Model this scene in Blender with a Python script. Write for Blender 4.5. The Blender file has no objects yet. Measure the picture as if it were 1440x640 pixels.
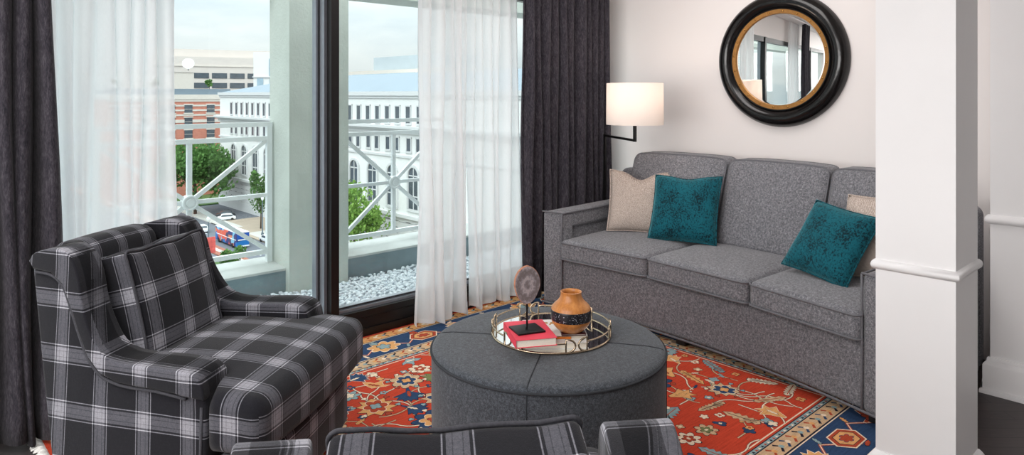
import bpy, bmesh, math, random
from mathutils import Vector, Matrix
R = math.radians
PI = math.pi
SC = bpy.context.scene
COL = SC.collection

# ------------------------------------------------------------------ helpers
def lin(c):
    return tuple(((v/255.)/12.92 if v/255. <= .04045 else ((v/255.+.055)/1.055)**2.4) for v in c)

def link(o, parent=None):
    COL.objects.link(o)
    if parent is not None:
        o.parent = parent
    return o

def tag(o, label=None, cat=None, group=None, kind=None):
    if label: o['label'] = label
    if cat: o['category'] = cat
    if group: o['group'] = group
    if kind: o['kind'] = kind
    return o

def thing(name, label, cat, loc=(0, 0, 0), rotz=0., group=None):
    o = bpy.data.objects.new(name, None)
    o.empty_display_size = .1
    link(o)
    o.location = loc
    o.rotation_euler = (0, 0, rotz)
    return tag(o, label, cat, group)

class MB:
    """collects shapes of one mesh"""
    def __init__(self):
        self.v = []; self.f = []; self.m = []; self.uv = []; self.has_uv = False
    def add(self, vs, fs, mi=0, uvs=None):
        b = len(self.v)
        self.v += [tuple(p) for p in vs]
        for i, f in enumerate(fs):
            self.f.append(tuple(b+k for k in f)); self.m.append(mi)
            if uvs: self.uv.append(uvs[i]); self.has_uv = True
            else: self.uv.append(None)
    def box(self, x0, x1, y0, y1, z0, z1, mi=0):
        vs = [(x, y, z) for x in (x0, x1) for y in (y0, y1) for z in (z0, z1)]
        self.add(vs, [(0, 1, 3, 2), (4, 6, 7, 5), (0, 4, 5, 1), (2, 3, 7, 6), (0, 2, 6, 4), (1, 5, 7, 3)], mi)
    def bar(self, a, b, w, h, mi=0, up=(0, 0, 1)):
        a = Vector(a); b = Vector(b); d = (b-a).normalized(); up = Vector(up)
        if abs(d.dot(up)) > .98: up = Vector((1, 0, 0))
        s = d.cross(up).normalized()*w/2; t = s.cross(d).normalized()*h/2
        vs = [p+i*s+j*t for p in (a, b) for i in (-1, 1) for j in (-1, 1)]
        self.add(vs, [(0, 1, 3, 2), (4, 6, 7, 5), (0, 4, 5, 1), (2, 3, 7, 6), (0, 2, 6, 4), (1, 5, 7, 3)], mi)
    def tube(self, pts, r, n=8, closed=False, mi=0, caps=True):
        pts = [Vector(p) for p in pts]; N = len(pts); vs = []; fs = []
        prev = None
        for i, p in enumerate(pts):
            if closed: d = pts[(i+1) % N]-pts[i-1]
            else: d = pts[min(i+1, N-1)]-pts[max(i-1, 0)]
            d.normalize()
            if prev is None:
                u = Vector((0, 0, 1)) if abs(d.z) < .9 else Vector((1, 0, 0))
            else: u = prev
            s = (u-d*u.dot(d)).normalized(); prev = s
            t = d.cross(s)
            rr = r[i] if isinstance(r, (list, tuple)) else r
            for k in range(n):
                a = 2*PI*k/n
                vs.append(p+rr*(math.cos(a)*s+math.sin(a)*t))
        M = N if closed else N-1
        for i in range(M):
            j = (i+1) % N
            for k in range(n):
                k2 = (k+1) % n
                fs.append((i*n+k, i*n+k2, j*n+k2, j*n+k))
        if caps and not closed:
            fs.append(tuple(range(n-1, -1, -1))); fs.append(tuple((N-1)*n+k for k in range(n)))
        self.add(vs, fs, mi)
    def lathe(self, prof, n=48, c=(0, 0, 0), mi=0, axis='z'):
        """prof: (r, z); r = 0 ends close"""
        vs = []; fs = []; rows = []
        for r, z in prof:
            if r <= 1e-6:
                rows.append([len(vs)]); vs.append((0, 0, z))
            else:
                rows.append(list(range(len(vs), len(vs)+n)))
                vs += [(r*math.cos(2*PI*k/n), r*math.sin(2*PI*k/n), z) for k in range(n)]
        for a, b in zip(rows, rows[1:]):
            for k in range(n):
                k2 = (k+1) % n
                if len(a) == 1 and len(b) == 1: continue
                if len(a) == 1: fs.append((a[0], b[k], b[k2]))
                elif len(b) == 1: fs.append((a[k], a[k2], b[0]))
                else: fs.append((a[k], a[k2], b[k2], b[k]))
        if axis == 'x':   # local z axis points towards -X
            vs = [(-z, x, y) for x, y, z in vs]
        vs = [(x+c[0], y+c[1], z+c[2]) for x, y, z in vs]
        self.add(vs, fs, mi)
    def gbox(self, h, r, n=(4, 4, 4), f=None, c=(0, 0, 0), uvmode=None, mi=0, seg=4, uvf=None):
        """rounded box of half sizes h, each face a grid; f deforms"""
        ax = []
        for hh, nn in zip(h, n):
            rr = min(r, hh*.999)
            co = [-(hh-rr)-rr*math.tan(PI/4*k/seg) for k in range(seg, 0, -1)]
            co += [-(hh-rr)+2*(hh-rr)*k/nn for k in range(nn+1)]
            co += [(hh-rr)+rr*math.tan(PI/4*k/seg) for k in range(1, seg+1)]
            ax.append(co)
        inner = [max(hh-min(r, hh*.999), 0) for hh in h]
        idx = {}; vs = []; fs = []; uvs = []
        def vert(p):
            q = Vector([max(-i, min(i, v)) for v, i in zip(p, inner)])
            d = Vector(p)-q
            if d.length > 1e-9: q = q+d.normalized()*min(r, min(h)*.999)
            key = tuple(round(v, 6) for v in p)
            if key not in idx:
                idx[key] = len(vs)
                vs.append((Vector(f(*q)) if f else q)+Vector(c))
            return idx[key]
        def uvof(p, a, s):
            x, y, z = uvf(*p) if uvf else p
            if uvmode == 'seat':       # pattern runs over top and falls down the sides
                if a == 2: return (x, y if s > 0 else -y)
                if a == 1: return (x, s*(h[1]+h[2]-z))
                return (s*(h[0]+h[2]-z), y)
            if uvmode == 'wall':       # x across, z up
                if a == 1: return (x, z)
                if a == 2: return (x, s*(h[2]+h[1]+y) if s > 0 else z-y)
                return (s*(h[0]+h[1]+y), z)
            return (x, y) if a == 2 else ((x, z) if a == 1 else (y, z))
        for a in range(3):
            b, cc = [k for k in range(3) if k != a]
            for s in (-1, 1):
                for i in range(len(ax[b])-1):
                    for j in range(len(ax[cc])-1):
                        ps = []
                        for di, dj in ((0, 0), (1, 0), (1, 1), (0, 1)):
                            p = [0, 0, 0]; p[a] = s*h[a]; p[b] = ax[b][i+di]; p[cc] = ax[cc][j+dj]
                            ps.append(tuple(p))
                        flip = (s < 0) ^ (a == 1)
                        if flip: ps.reverse()
                        fs.append(tuple(vert(p) for p in ps))
                        uvs.append([uvof(p, a, s) for p in ps])
        self.add(vs, fs, mi, uvs if uvmode else None)
    def build(self, name, mats, parent=None, smooth=True, recalc=True, angle=None):
        me = bpy.data.meshes.new(name)
        me.from_pydata(self.v, [], self.f)
        mats = mats if isinstance(mats, (list, tuple)) else [mats]
        for m in mats: me.materials.append(m)
        me.polygons.foreach_set('material_index', self.m)
        if self.has_uv:
            ul = me.uv_layers.new(name='UVMap')
            k = 0
            for poly, u in zip(me.polygons, self.uv):
                for q, li in enumerate(poly.loop_indices):
                    ul.data[li].uv = u[q] if u else (0, 0)
        if recalc:
            bm = bmesh.new(); bm.from_mesh(me)
            bmesh.ops.recalc_face_normals(bm, faces=bm.faces)
            bm.to_mesh(me); bm.free()
        if smooth:
            me.polygons.foreach_set('use_smooth', [True]*len(me.polygons))
            if angle: me.set_sharp_from_angle(angle=R(angle))
        me.update()
        return link(bpy.data.objects.new(name, me), parent)

def prism(poly, x0, x1, bevel=0., seg=3, uv=None):
    """polygon of (y, z) extruded in x, all outline edges rounded; returns verts, faces, uvs"""
    bm = bmesh.new()
    vs = [bm.verts.new((x0, y, z)) for y, z in poly]
    f = bm.faces.new(vs)
    r = bmesh.ops.extrude_face_region(bm, geom=[f])
    nv = [g for g in r['geom'] if isinstance(g, bmesh.types.BMVert)]
    bmesh.ops.translate(bm, vec=(x1-x0, 0, 0), verts=nv)
    bmesh.ops.recalc_face_normals(bm, faces=bm.faces)
    if bevel:
        es = [e for e in bm.edges if len(e.link_faces) == 2 and any(len(q.verts) > 4 for q in e.link_faces)]
        bmesh.ops.bevel(bm, geom=es, offset=bevel, segments=seg, profile=.5, affect='EDGES', clamp_overlap=True)
    bmesh.ops.triangulate(bm, faces=[q for q in bm.faces if len(q.verts) > 4])
    bm.verts.index_update()
    V = [v.co.copy() for v in bm.verts]; F = []; U = []
    xm = max(x0, x1)
    for q in bm.faces:
        F.append([v.index for v in q.verts]); n = q.normal
        if uv == 'side':
            if abs(n.x) > .6: U.append([(v.co.y, v.co.z) for v in q.verts])
            elif abs(n.z) >= abs(n.y): U.append([(v.co.y, v.co.z+(xm-v.co.x)) for v in q.verts])
            else: U.append([(v.co.y+(xm-v.co.x), v.co.z) for v in q.verts])
    bm.free()
    return V, F, (U if uv else None)

def add_prism(mb, poly, x0, x1, bevel=0., seg=3, uv=None, mi=0, f=None):
    V, F, U = prism(poly, x0, x1, bevel, seg, uv)
    if f: V = [f(*v) for v in V]
    mb.add(V, F, mi, U)

def smooth_path(pts, n=6, closed=False):
    out = []; N = len(pts)
    P = [Vector(p) for p in pts]
    rng = range(N if closed else N-1)
    for i in rng:
        if closed: p0, p1, p2, p3 = P[i-1], P[i], P[(i+1) % N], P[(i+2) % N]
        else: p0, p1, p2, p3 = P[max(i-1, 0)], P[i], P[i+1], P[min(i+2, N-1)]
        for k in range(n):
            t = k/n
            out.append(.5*((2*p1)+(p2-p0)*t+(2*p0-5*p1+4*p2-p3)*t*t+(3*p1-p0-3*p2+p3)*t**3))
    if not closed: out.append(P[-1])
    return out

def copy_tree(o, parent=None):
    c = o.copy(); COL.objects.link(c)
    if parent is not None: c.parent = parent
    for ch in list(o.children): copy_tree(ch, c)
    return c

# ------------------------------------------------------------------ materials
def nmat(name):
    m = bpy.data.materials.new(name); m.use_nodes = True
    nt = m.node_tree; nt.nodes.clear()
    out = nt.nodes.new('ShaderNodeOutputMaterial')
    return m, nt, out
def N(nt, t, **kw):
    n = nt.nodes.new(t)
    for k, v in kw.items(): setattr(n, k, v)
    return n
def L(nt, a, b): nt.links.new(a, b)
def ramp(nt, fac, stops, interp='LINEAR'):
    r = N(nt, 'ShaderNodeValToRGB'); r.color_ramp.interpolation = interp
    el = r.color_ramp.elements
    while len(el) < len(stops): el.new(.5)
    for e, (p, c) in zip(el, stops):
        e.position = p
        e.color = (c, c, c, 1) if isinstance(c, (int, float)) else (*c[:3], 1)
    if fac is not None: L(nt, fac, r.inputs['Fac'])
    return r
def mathn(nt, op, a, b=None, c=None):
    n = N(nt, 'ShaderNodeMath', operation=op)
    for i, v in enumerate((a, b, c)):
        if v is None: continue
        if isinstance(v, (int, float)): n.inputs[i].default_value = v
        else: L(nt, v, n.inputs[i])
    return n.outputs[0]
def mixc(nt, fac, a, b, mode='MIX'):
    n = N(nt, 'ShaderNodeMix', data_type='RGBA', blend_type=mode)
    for i, v in ((0, fac), (6, a), (7, b)):
        if isinstance(v, (int, float)): n.inputs[i].default_value = v
        elif isinstance(v, tuple): n.inputs[i].default_value = (*v[:3], 1)
        else: L(nt, v, n.inputs[i])
    return n.outputs[2]
def bsdf(nt, out, color=None, rough=.6, metal=0., spec=.5):
    b = N(nt, 'ShaderNodeBsdfPrincipled')
    b.inputs['Roughness'].default_value = rough; b.inputs['Metallic'].default_value = metal
    b.inputs['Specular IOR Level'].default_value = spec
    if isinstance(color, tuple): b.inputs['Base Color'].default_value = (*color[:3], 1)
    elif color is not None: L(nt, color, b.inputs['Base Color'])
    L(nt, b.outputs[0], out.inputs[0])
    return b
def noise(nt, scale, detail=2., rough=.5, vec=None, coord='Object', stretch=None):
    tc = N(nt, 'ShaderNodeTexCoord'); v = tc.outputs[coord] if vec is None else vec
    if stretch:
        mp = N(nt, 'ShaderNodeMapping'); mp.inputs['Scale'].default_value = stretch; L(nt, v, mp.inputs[0]); v = mp.outputs[0]
    n = N(nt, 'ShaderNodeTexNoise'); n.inputs['Scale'].default_value = scale
    n.inputs['Detail'].default_value = detail; n.inputs['Roughness'].default_value = rough
    L(nt, v, n.inputs['Vector'])
    return n.outputs['Fac']
def bump(nt, b, h, dist=.002, strength=.5):
    n = N(nt, 'ShaderNodeBump'); n.inputs['Distance'].default_value = dist; n.inputs['Strength'].default_value = strength
    L(nt, h, n.inputs['Height']); L(nt, n.outputs[0], b.inputs['Normal'])

def plain(name, rgb, rough=.6, metal=0., spec=.5, var=.06, scale=30., bmp=0.):
    m, nt, out = nmat(name)
    c = lin(rgb)
    nz = noise(nt, scale, 3)
    lo = tuple(v*(1-var) for v in c); hi = tuple(min(1, v*(1+var)) for v in c)
    col = ramp(nt, nz, [(.3, lo), (.7, hi)]).outputs[0]
    b = bsdf(nt, out, col, rough, metal, spec)
    if bmp: bump(nt, b, nz, bmp)
    return m

def tweed(name, dark, mid, light, scale=420., rough=.95, sheen=.2, stretch=None):
    m, nt, out = nmat(name)
    n1 = noise(nt, scale, 2, .7, stretch=stretch); n2 = noise(nt, scale*.31, 2, .6, stretch=stretch)
    s = mathn(nt, 'ADD', mathn(nt, 'MULTIPLY', n1, .6), mathn(nt, 'MULTIPLY', n2, .4))
    col = ramp(nt, s, [(.36, lin(dark)), (.5, lin(mid)), (.64, lin(light))]).outputs[0]
    b = bsdf(nt, out, col, rough, 0, .15)
    b.inputs['Sheen Weight'].default_value = sheen
    bump(nt, b, s, .0015, .5)
    return m

def plaid_mat():
    m, nt, out = nmat('plaid_wool')
    uv = N(nt, 'ShaderNodeUVMap'); sep = N(nt, 'ShaderNodeSeparateXYZ'); L(nt, uv.outputs[0], sep.inputs[0])
    vals = []
    for k, per in ((0, .150), (1, .160)):
        t = mathn(nt, 'FRACT', mathn(nt, 'ADD', mathn(nt, 'DIVIDE', sep.outputs[k], per), 20.5 if k == 0 else 20.2))
        d = mathn(nt, 'MULTIPLY', mathn(nt, 'ABSOLUTE', mathn(nt, 'SUBTRACT', t, .5)), 2.)
        vals.append(ramp(nt, d, [(0, .62), (.09, .62), (.10, .42), (.115, .42), (.125, .62), (.235, .60), (.245, .08), (.30, .08), (.31, 1.), (.335, 1.), (.35, 0)]).outputs[0])
    n1 = noise(nt, 600., 2, .7); n2 = noise(nt, 160., 3, .7)
    fleck = mathn(nt, 'ADD', mathn(nt, 'MULTIPLY', n1, .6), mathn(nt, 'MULTIPLY', n2, .4))
    s = mathn(nt, 'MULTIPLY', mathn(nt, 'ADD', vals[0], vals[1]), .5)
    s = mathn(nt, 'ADD', s, mathn(nt, 'MULTIPLY', mathn(nt, 'SUBTRACT', fleck, .5), .55))
    col = ramp(nt, s, [(0, lin((27, 27, 32))), (.14, lin((40, 41, 47))), (.45, lin((104, 104, 112))), (.9, lin((192, 192, 200)))]).outputs[0]
    b = bsdf(nt, out, col, .95, 0, .1); b.inputs['Sheen Weight'].default_value = .15
    bump(nt, b, fleck, .0015, .5)
    return m

def glass_mat(name='window_glass', tint=(.93, .97, .96)):
    m, nt, out = nmat(name)
    tr = N(nt, 'ShaderNodeBsdfTransparent'); tr.inputs[0].default_value = (*tint, 1)
    gl = N(nt, 'ShaderNodeBsdfGlossy'); gl.inputs['Roughness'].default_value = .0
    lw = N(nt, 'ShaderNodeLayerWeight'); lw.inputs[0].default_value = .5
    fr = mathn(nt, 'ADD', .025, mathn(nt, 'MULTIPLY', mathn(nt, 'POWER', lw.outputs['Facing'], 5.), .7))
    mx = N(nt, 'ShaderNodeMixShader'); L(nt, fr, mx.inputs[0]); L(nt, tr.outputs[0], mx.inputs[1]); L(nt, gl.outputs[0], mx.inputs[2])
    L(nt, mx.outputs[0], out.inputs[0])
    return m

def sheer_mat():
    m, nt, out = nmat('sheer_voile')
    tr = N(nt, 'ShaderNodeBsdfTransparent'); tr.inputs[0].default_value = (1, 1, 1, 1)
    tl = N(nt, 'ShaderNodeBsdfTranslucent'); tl.inputs[0].default_value = (.97, .975, .98, 1)
    df = N(nt, 'ShaderNodeBsdfDiffuse'); df.inputs[0].default_value = (.96, .965, .975, 1)
    w = noise(nt, 500., 1, .5, stretch=(1, 1, .15))
    m1 = N(nt, 'ShaderNodeMixShader'); m1.inputs[0].default_value = .5; L(nt, tl.outputs[0], m1.inputs[1]); L(nt, df.outputs[0], m1.inputs[2])
    lw = N(nt, 'ShaderNodeLayerWeight'); lw.inputs[0].default_value = .35
    f = ramp(nt, lw.outputs['Facing'], [(0, .80), (.5, .90), (1, .99)]).outputs[0]
    f = mathn(nt, 'ADD', f, mathn(nt, 'MULTIPLY', mathn(nt, 'SUBTRACT', w, .5), .08))
    m2 = N(nt, 'ShaderNodeMixShader'); L(nt, f, m2.inputs[0]); L(nt, tr.outputs[0], m2.inputs[1]); L(nt, m1.outputs[0], m2.inputs[2])
    L(nt, m2.outputs[0], out.inputs[0])
    return m

def shade_mat():
    m, nt, out = nmat('lampshade_linen')
    tl = N(nt, 'ShaderNodeBsdfTranslucent'); tl.inputs[0].default_value = (.93, .87, .83, 1)
    df = N(nt, 'ShaderNodeBsdfDiffuse'); df.inputs[0].default_value = (.93, .91, .89, 1)
    w = noise(nt, 300., 2, .5, stretch=(1, 1, 3))
    m1 = N(nt, 'ShaderNodeMixShader'); L(nt, ramp(nt, w, [(.3, .45), (.7, .55)]).outputs[0], m1.inputs[0])
    L(nt, tl.outputs[0], m1.inputs[1]); L(nt, df.outputs[0], m1.inputs[2]); L(nt, m1.outputs[0], out.inputs[0])
    return m

def emit_mat(name, col, s):
    m, nt, out = nmat(name)
    e = N(nt, 'ShaderNodeEmission'); e.inputs[0].default_value = (*col, 1); e.inputs[1].default_value = s
    L(nt, e.outputs[0], out.inputs[0]); return m

def wood_floor_mat():
    m, nt, out = nmat('dark_herringbone_oak')
    tc = N(nt, 'ShaderNodeTexCoord'); mp = N(nt, 'ShaderNodeMapping'); mp.inputs['Rotation'].default_value = (0, 0, R(45)); L(nt, tc.outputs['Object'], mp.inputs[0])
    br = N(nt, 'ShaderNodeTexBrick'); L(nt, mp.outputs[0], br.inputs['Vector'])
    br.inputs['Scale'].default_value = 1.; br.inputs['Brick Width'].default_value = .55; br.inputs['Row Height'].default_value = .075
    br.inputs['Mortar Size'].default_value = .0025; br.inputs['Color1'].default_value = (*lin((66, 56, 55)), 1); br.inputs['Color2'].default_value = (*lin((52, 44, 44)), 1)
    br.inputs['Mortar'].default_value = (*lin((22, 18, 18)), 1)
    nz = noise(nt, 14., 4, .6, vec=mp.outputs[0], stretch=(1, 12, 1))
    col = mixc(nt, .35, br.outputs[0], ramp(nt, nz, [(.3, lin((38, 32, 32))), (.7, lin((84, 72, 70)))]).outputs[0])
    bsdf(nt, out, col, .42, 0, .4)
    return m

def stucco(name, rgb, bscale=60., d=.004, var=.05):
    m, nt, out = nmat(name)
    n1 = noise(nt, bscale, 4, .6); n2 = noise(nt, 4., 3, .6)
    c = lin(rgb)
    col = ramp(nt, n2, [(.3, tuple(v*(1-var*2) for v in c)), (.6, c), (.8, tuple(min(1, v*(1+var)) for v in c))]).outputs[0]
    b = bsdf(nt, out, col, .9, 0, .2); bump(nt, b, n1, d, .6)
    return m

def velvet_mat():
    m, nt, out = nmat('teal_velvet')
    tc = N(nt, 'ShaderNodeTexCoord')
    mp = N(nt, 'ShaderNodeMapping'); mp.inputs['Scale'].default_value = (1, 1, 1); L(nt, tc.outputs['Object'], mp.inputs[0])
    n1 = noise(nt, 120., 3, .7, stretch=(1, .8, 1)); n2 = noise(nt, 12., 2, .5)
    v = mathn(nt, 'ADD', n1, mathn(nt, 'MULTIPLY', mathn(nt, 'SUBTRACT', n2, .5), .42))
    col = ramp(nt, v, [(.41, lin((4, 30, 38))), (.46, lin((6, 68, 80))), (.60, lin((12, 88, 101)))]).outputs[0]
    b = bsdf(nt, out, col, .85, 0, .2)
    b.inputs['Sheen Weight'].default_value = .5; b.inputs['Sheen Tint'].default_value = (*lin((120, 200, 210)), 1)
    bump(nt, b, v, .003, .6)
    return m

def beige_mat():
    m, nt, out = nmat('beige_weave')
    tc = N(nt, 'ShaderNodeTexCoord')
    w = N(nt, 'ShaderNodeTexWave', wave_type='BANDS', bands_direction='DIAGONAL'); w.inputs['Scale'].default_value = 70; w.inputs['Distortion'].default_value = 6; w.inputs['Detail'].default_value = 2
    w.inputs['Detail Scale'].default_value = 3
    L(nt, tc.outputs['Object'], w.inputs[0])
    n1 = noise(nt, 380., 2, .6)
    s = mathn(nt, 'ADD', mathn(nt, 'MULTIPLY', w.outputs['Fac'], .45), mathn(nt, 'MULTIPLY', n1, .55))
    col = ramp(nt, s, [(.25, lin((142, 127, 118))), (.5, lin((184, 169, 159))), (.75, lin((216, 203, 193)))]).outputs[0]
    b = bsdf(nt, out, col, .9, 0, .2); bump(nt, b, s, .0015, .4)
    return m

def oak_mat():
    m, nt, out = nmat('honey_wood')
    nz = noise(nt, 22., 4, .6, stretch=(1, 1, .25)); n2 = noise(nt, 160., 2, .6, stretch=(1, 1, .08))
    s = mathn(nt, 'ADD', mathn(nt, 'MULTIPLY', nz, .7), mathn(nt, 'MULTIPLY', n2, .3))
    col = ramp(nt, s, [(.3, lin((158, 96, 46))), (.5, lin((190, 124, 64))), (.7, lin((214, 152, 88)))]).outputs[0]
    bsdf(nt, out, col, .35, 0, .5)
    return m

def speckle_mat():
    m, nt, out = nmat('speckled_black_band')
    tc = N(nt, 'ShaderNodeTexCoord'); vo = N(nt, 'ShaderNodeTexVoronoi'); vo.inputs['Scale'].default_value = 260.; L(nt, tc.outputs['Object'], vo.inputs['Vector'])
    sp = N(nt, 'ShaderNodeSeparateColor'); L(nt, vo.outputs['Color'], sp.inputs[0])
    k = mathn(nt, 'MULTIPLY', mathn(nt, 'LESS_THAN', vo.outputs['Distance'], .3), mathn(nt, 'GREATER_THAN', sp.outputs[0], .72))
    col = mixc(nt, k, lin((22, 22, 28)), lin((190, 190, 200)))
    bsdf(nt, out, col, .35, 0, .5)
    return m

def agate_mat():
    m, nt, out = nmat('grey_agate')
    tc = N(nt, 'ShaderNodeTexCoord'); mp = N(nt, 'ShaderNodeMapping'); L(nt, tc.outputs['Object'], mp.inputs[0])
    mp.inputs['Scale'].default_value = (1.3, 1, 1)
    w = N(nt, 'ShaderNodeTexWave', wave_type='RINGS', rings_direction='Y'); w.inputs['Scale'].default_value = 7.; w.inputs['Distortion'].default_value = 3.2; w.inputs['Detail'].default_value = 2.5; w.inputs['Detail Scale'].default_value = 14.
    L(nt, mp.outputs[0], w.inputs[0])
    col = ramp(nt, w.outputs['Fac'], [(0, lin((116, 106, 106))), (.4, lin((134, 124, 126))), (.75, lin((146, 138, 142))), (1, lin((172, 160, 160)))]).outputs[0]
    bsdf(nt, out, col, .25, 0, .5)
    return m

def leaf_mat(name, a, b2):
    m, nt, out = nmat(name)
    nz = noise(nt, .9, 3, .7)
    n2 = noise(nt, 7., 2, .7)
    s = mathn(nt, 'ADD', mathn(nt, 'MULTIPLY', nz, .5), mathn(nt, 'MULTIPLY', n2, .5))
    col = ramp(nt, s, [(.35, lin(a)), (.65, lin(b2))]).outputs[0]
    b = bsdf(nt, out, col, .7, 0, .2)
    tl = N(nt, 'ShaderNodeBsdfTranslucent'); L(nt, col, tl.inputs[0])
    mx = N(nt, 'ShaderNodeMixShader'); mx.inputs[0].default_value = .3
    L(nt, b.outputs[0], mx.inputs[1]); L(nt, tl.outputs[0], mx.inputs[2]); L(nt, mx.outputs[0], out.inputs[0])
    return m

def brick_mat(name, c1, c2, mortar, bw=.6, rh=.2):
    m, nt, out = nmat(name)
    tc = N(nt, 'ShaderNodeTexCoord'); sp = N(nt, 'ShaderNodeSeparateXYZ'); L(nt, tc.outputs['Object'], sp.inputs[0])
    cb = N(nt, 'ShaderNodeCombineXYZ'); L(nt, mathn(nt, 'ADD', sp.outputs[0], sp.outputs[1]), cb.inputs[0]); L(nt, sp.outputs[2], cb.inputs[1])
    br = N(nt, 'ShaderNodeTexBrick'); L(nt, cb.outputs[0], br.inputs['Vector']); br.inputs['Scale'].default_value = 1
    br.inputs['Brick Width'].default_value = bw; br.inputs['Row Height'].default_value = rh; br.inputs['Mortar Size'].default_value = rh*.08
    br.inputs['Color1'].default_value = (*lin(c1), 1); br.inputs['Color2'].default_value = (*lin(c2), 1); br.inputs['Mortar'].default_value = (*lin(mortar), 1)
    bsdf(nt, out, br.outputs[0], .85, 0, .2)
    return m

M = {}
M['wall'] = plain('white_wall_paint', (236, 231, 229), .7, var=.01, scale=2.)
M['trim'] = plain('white_trim_paint', (240, 239, 240), .42, var=.01, scale=4.)
M['ceil'] = plain('ceiling_paint', (238, 236, 234), .8, var=.01, scale=2.)
M['taupe'] = plain('taupe_wall_paint', (112, 98, 90), .8, var=.02, scale=2.)
M['floor'] = wood_floor_mat()
M['frame'] = plain('black_anodised_frame', (22, 19, 19), .35, .3, var=.08)
M['alu'] = plain('grey_aluminium', (150, 154, 162), .35, .6, var=.05)
M['glass'] = glass_mat()
M['sheer'] = sheer_mat()
M['drape'] = tweed('charcoal_drape_linen', (40, 38, 44), (58, 55, 62), (80, 76, 82), 240., sheen=.1, stretch=(1, 1, .25))
M['sofa'] = tweed('grey_tweed', (74, 75, 80), (112, 112, 117), (156, 156, 161), 330.)
M['sofaseam'] = plain('grey_piping', (104, 104, 109), .9, var=.15, scale=200.)
M['ott'] = tweed('slate_linen', (46, 49, 54), (66, 70, 76), (92, 97, 104), 380.)
M['ottseam'] = plain('slate_seam', (44, 47, 52), .9, var=.15, scale=200.)
M['plaid'] = plaid_mat()
M['plaidseam'] = plain('dark_piping', (60, 60, 66), .9, var=.2, scale=200.)
M['legs'] = plain('black_wood', (26, 22, 21), .45, var=.1)
M['teal'] = velvet_mat()
M['beige'] = beige_mat()
M['mirror'] = None
m, nt, out = nmat('silvered_mirror'); bsdf(nt, out, (.93, .95, .94), .0, 1.); M['mirror'] = m
M['lacquer'] = plain('black_lacquer', (14, 12, 12), .18, var=.3, scale=18., bmp=.002)
M['gold'] = plain('antique_gold', (158, 112, 58), .38, .55, var=.15, scale=60.)
M['brass'] = plain('brass_stud', (196, 150, 80), .25, .9, var=.1)
M['champagne'] = plain('champagne_metal', (188, 170, 146), .22, .95, var=.1, scale=60.)
M['blackmetal'] = plain('black_metal', (20, 19, 20), .4, .4, var=.1)
M['shade'] = shade_mat()
M['bulb'] = emit_mat('lamp_bulb', (1., .84, .70), 10.)
M['oak'] = oak_mat()
M['speckle'] = speckle_mat()
M['agate'] = agate_mat()
M['rind'] = plain('agate_rind', (168, 116, 92), .8, var=.3, scale=120., bmp=.004)
M['pink'] = plain('coral_red_cover', (222, 62, 82), .5, var=.05)
M['maroon'] = plain('maroon_cover', (72, 22, 30), .4, var=.1)
M['paper'] = plain('page_edges', (236, 228, 214), .85, var=.06, scale=400.)
M['whitecover'] = plain('white_cover', (236, 234, 230), .4, var=.03)
M['goldtext'] = plain('gold_lettering', (190, 142, 70), .5, var=.05)
M['orange'] = plain('orange_print', (214, 120, 40), .5, var=.1)
M['concrete'] = stucco('painted_stucco', (200, 205, 198), 55., .006)
M['parapet'] = stucco('blue_grey_render', (134, 150, 156), 25., .004, .12)
M['coping'] = stucco('white_coping', (200, 202, 199), 30., .003, .08)
M['railing'] = plain('white_rail_paint', (226, 230, 231), .5, var=.03)
m, nt, out = nmat('white_pebbles')
tc = N(nt, 'ShaderNodeObjectInfo'); nz = noise(nt, 30., 2)
bsdf(nt, out, ramp(nt, nz, [(.3, lin((196, 203, 210))), (.7, lin((243, 246, 250)))]).outputs[0], .75); M['pebble'] = m
M['stone'] = stucco('white_stone', (222, 222, 221), .6, .0, .03)
M['stone2'] = stucco('stone_ledge', (204, 205, 206), .6, .0, .03)
M['roofgrey'] = plain('blue_grey_roof', (112, 126, 138), .6, var=.04, scale=.3)
M['winglass'] = plain('dark_window_glass', (74, 82, 90), .12, var=.2, scale=.5)
M['winblue'] = plain('pale_window_glass', (150, 172, 186), .15, var=.15, scale=.5)
M['brick'] = brick_mat('red_brick', (190, 122, 102), (176, 106, 90), (200, 156, 142))
M['limestone'] = plain('limestone_band', (204, 196, 188), .8, var=.03, scale=1.)
M['farroof'] = plain('pale_grey_cladding', (168, 178, 184), .6, var=.04, scale=.3)
M['tan'] = plain('tan_concrete', (202, 193, 187), .85, var=.03, scale=.3)
M['asphalt'] = plain('grey_asphalt', (100, 104, 112), .9, var=.06, scale=.4)
M['pave'] = plain('tan_paving', (160, 146, 130), .9, var=.06, scale=.5)
M['pavewhite'] = plain('pale_paving', (184, 181, 176), .9, var=.03, scale=.5)
M['medbrick'] = plain('brick_median', (150, 96, 80), .9, var=.1, scale=1.)
M['grass'] = plain('lawn', (70, 98, 52), .95, var=.2, scale=.8)
M['leaf'] = leaf_mat('oak_leaves', (44, 82, 40), (108, 148, 78))
M['leaf2'] = leaf_mat('bright_leaves', (70, 112, 48), (156, 190, 96))
M['bark'] = plain('bark', (84, 70, 60), .9, var=.2, scale=3.)
M['carwhite'] = plain('white_car_paint', (236, 238, 240), .25, var=.02)
M['cardark'] = plain('dark_car_paint', (44, 46, 52), .2, var=.05)
M['tyre'] = plain('tyre_rubber', (24, 24, 26), .8, var=.1)
M['buswhite'] = plain('bus_roof_white', (238, 240, 242), .4, var=.02)
M['busblue'] = plain('bus_blue', (28, 80, 168), .35, var=.05)
m, nt, out = nmat('bus_colour_wrap')
tc = N(nt, 'ShaderNodeTexCoord'); vo = N(nt, 'ShaderNodeTexVoronoi'); vo.inputs['Scale'].default_value = .75; L(nt, tc.outputs['Object'], vo.inputs['Vector'])
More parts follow.
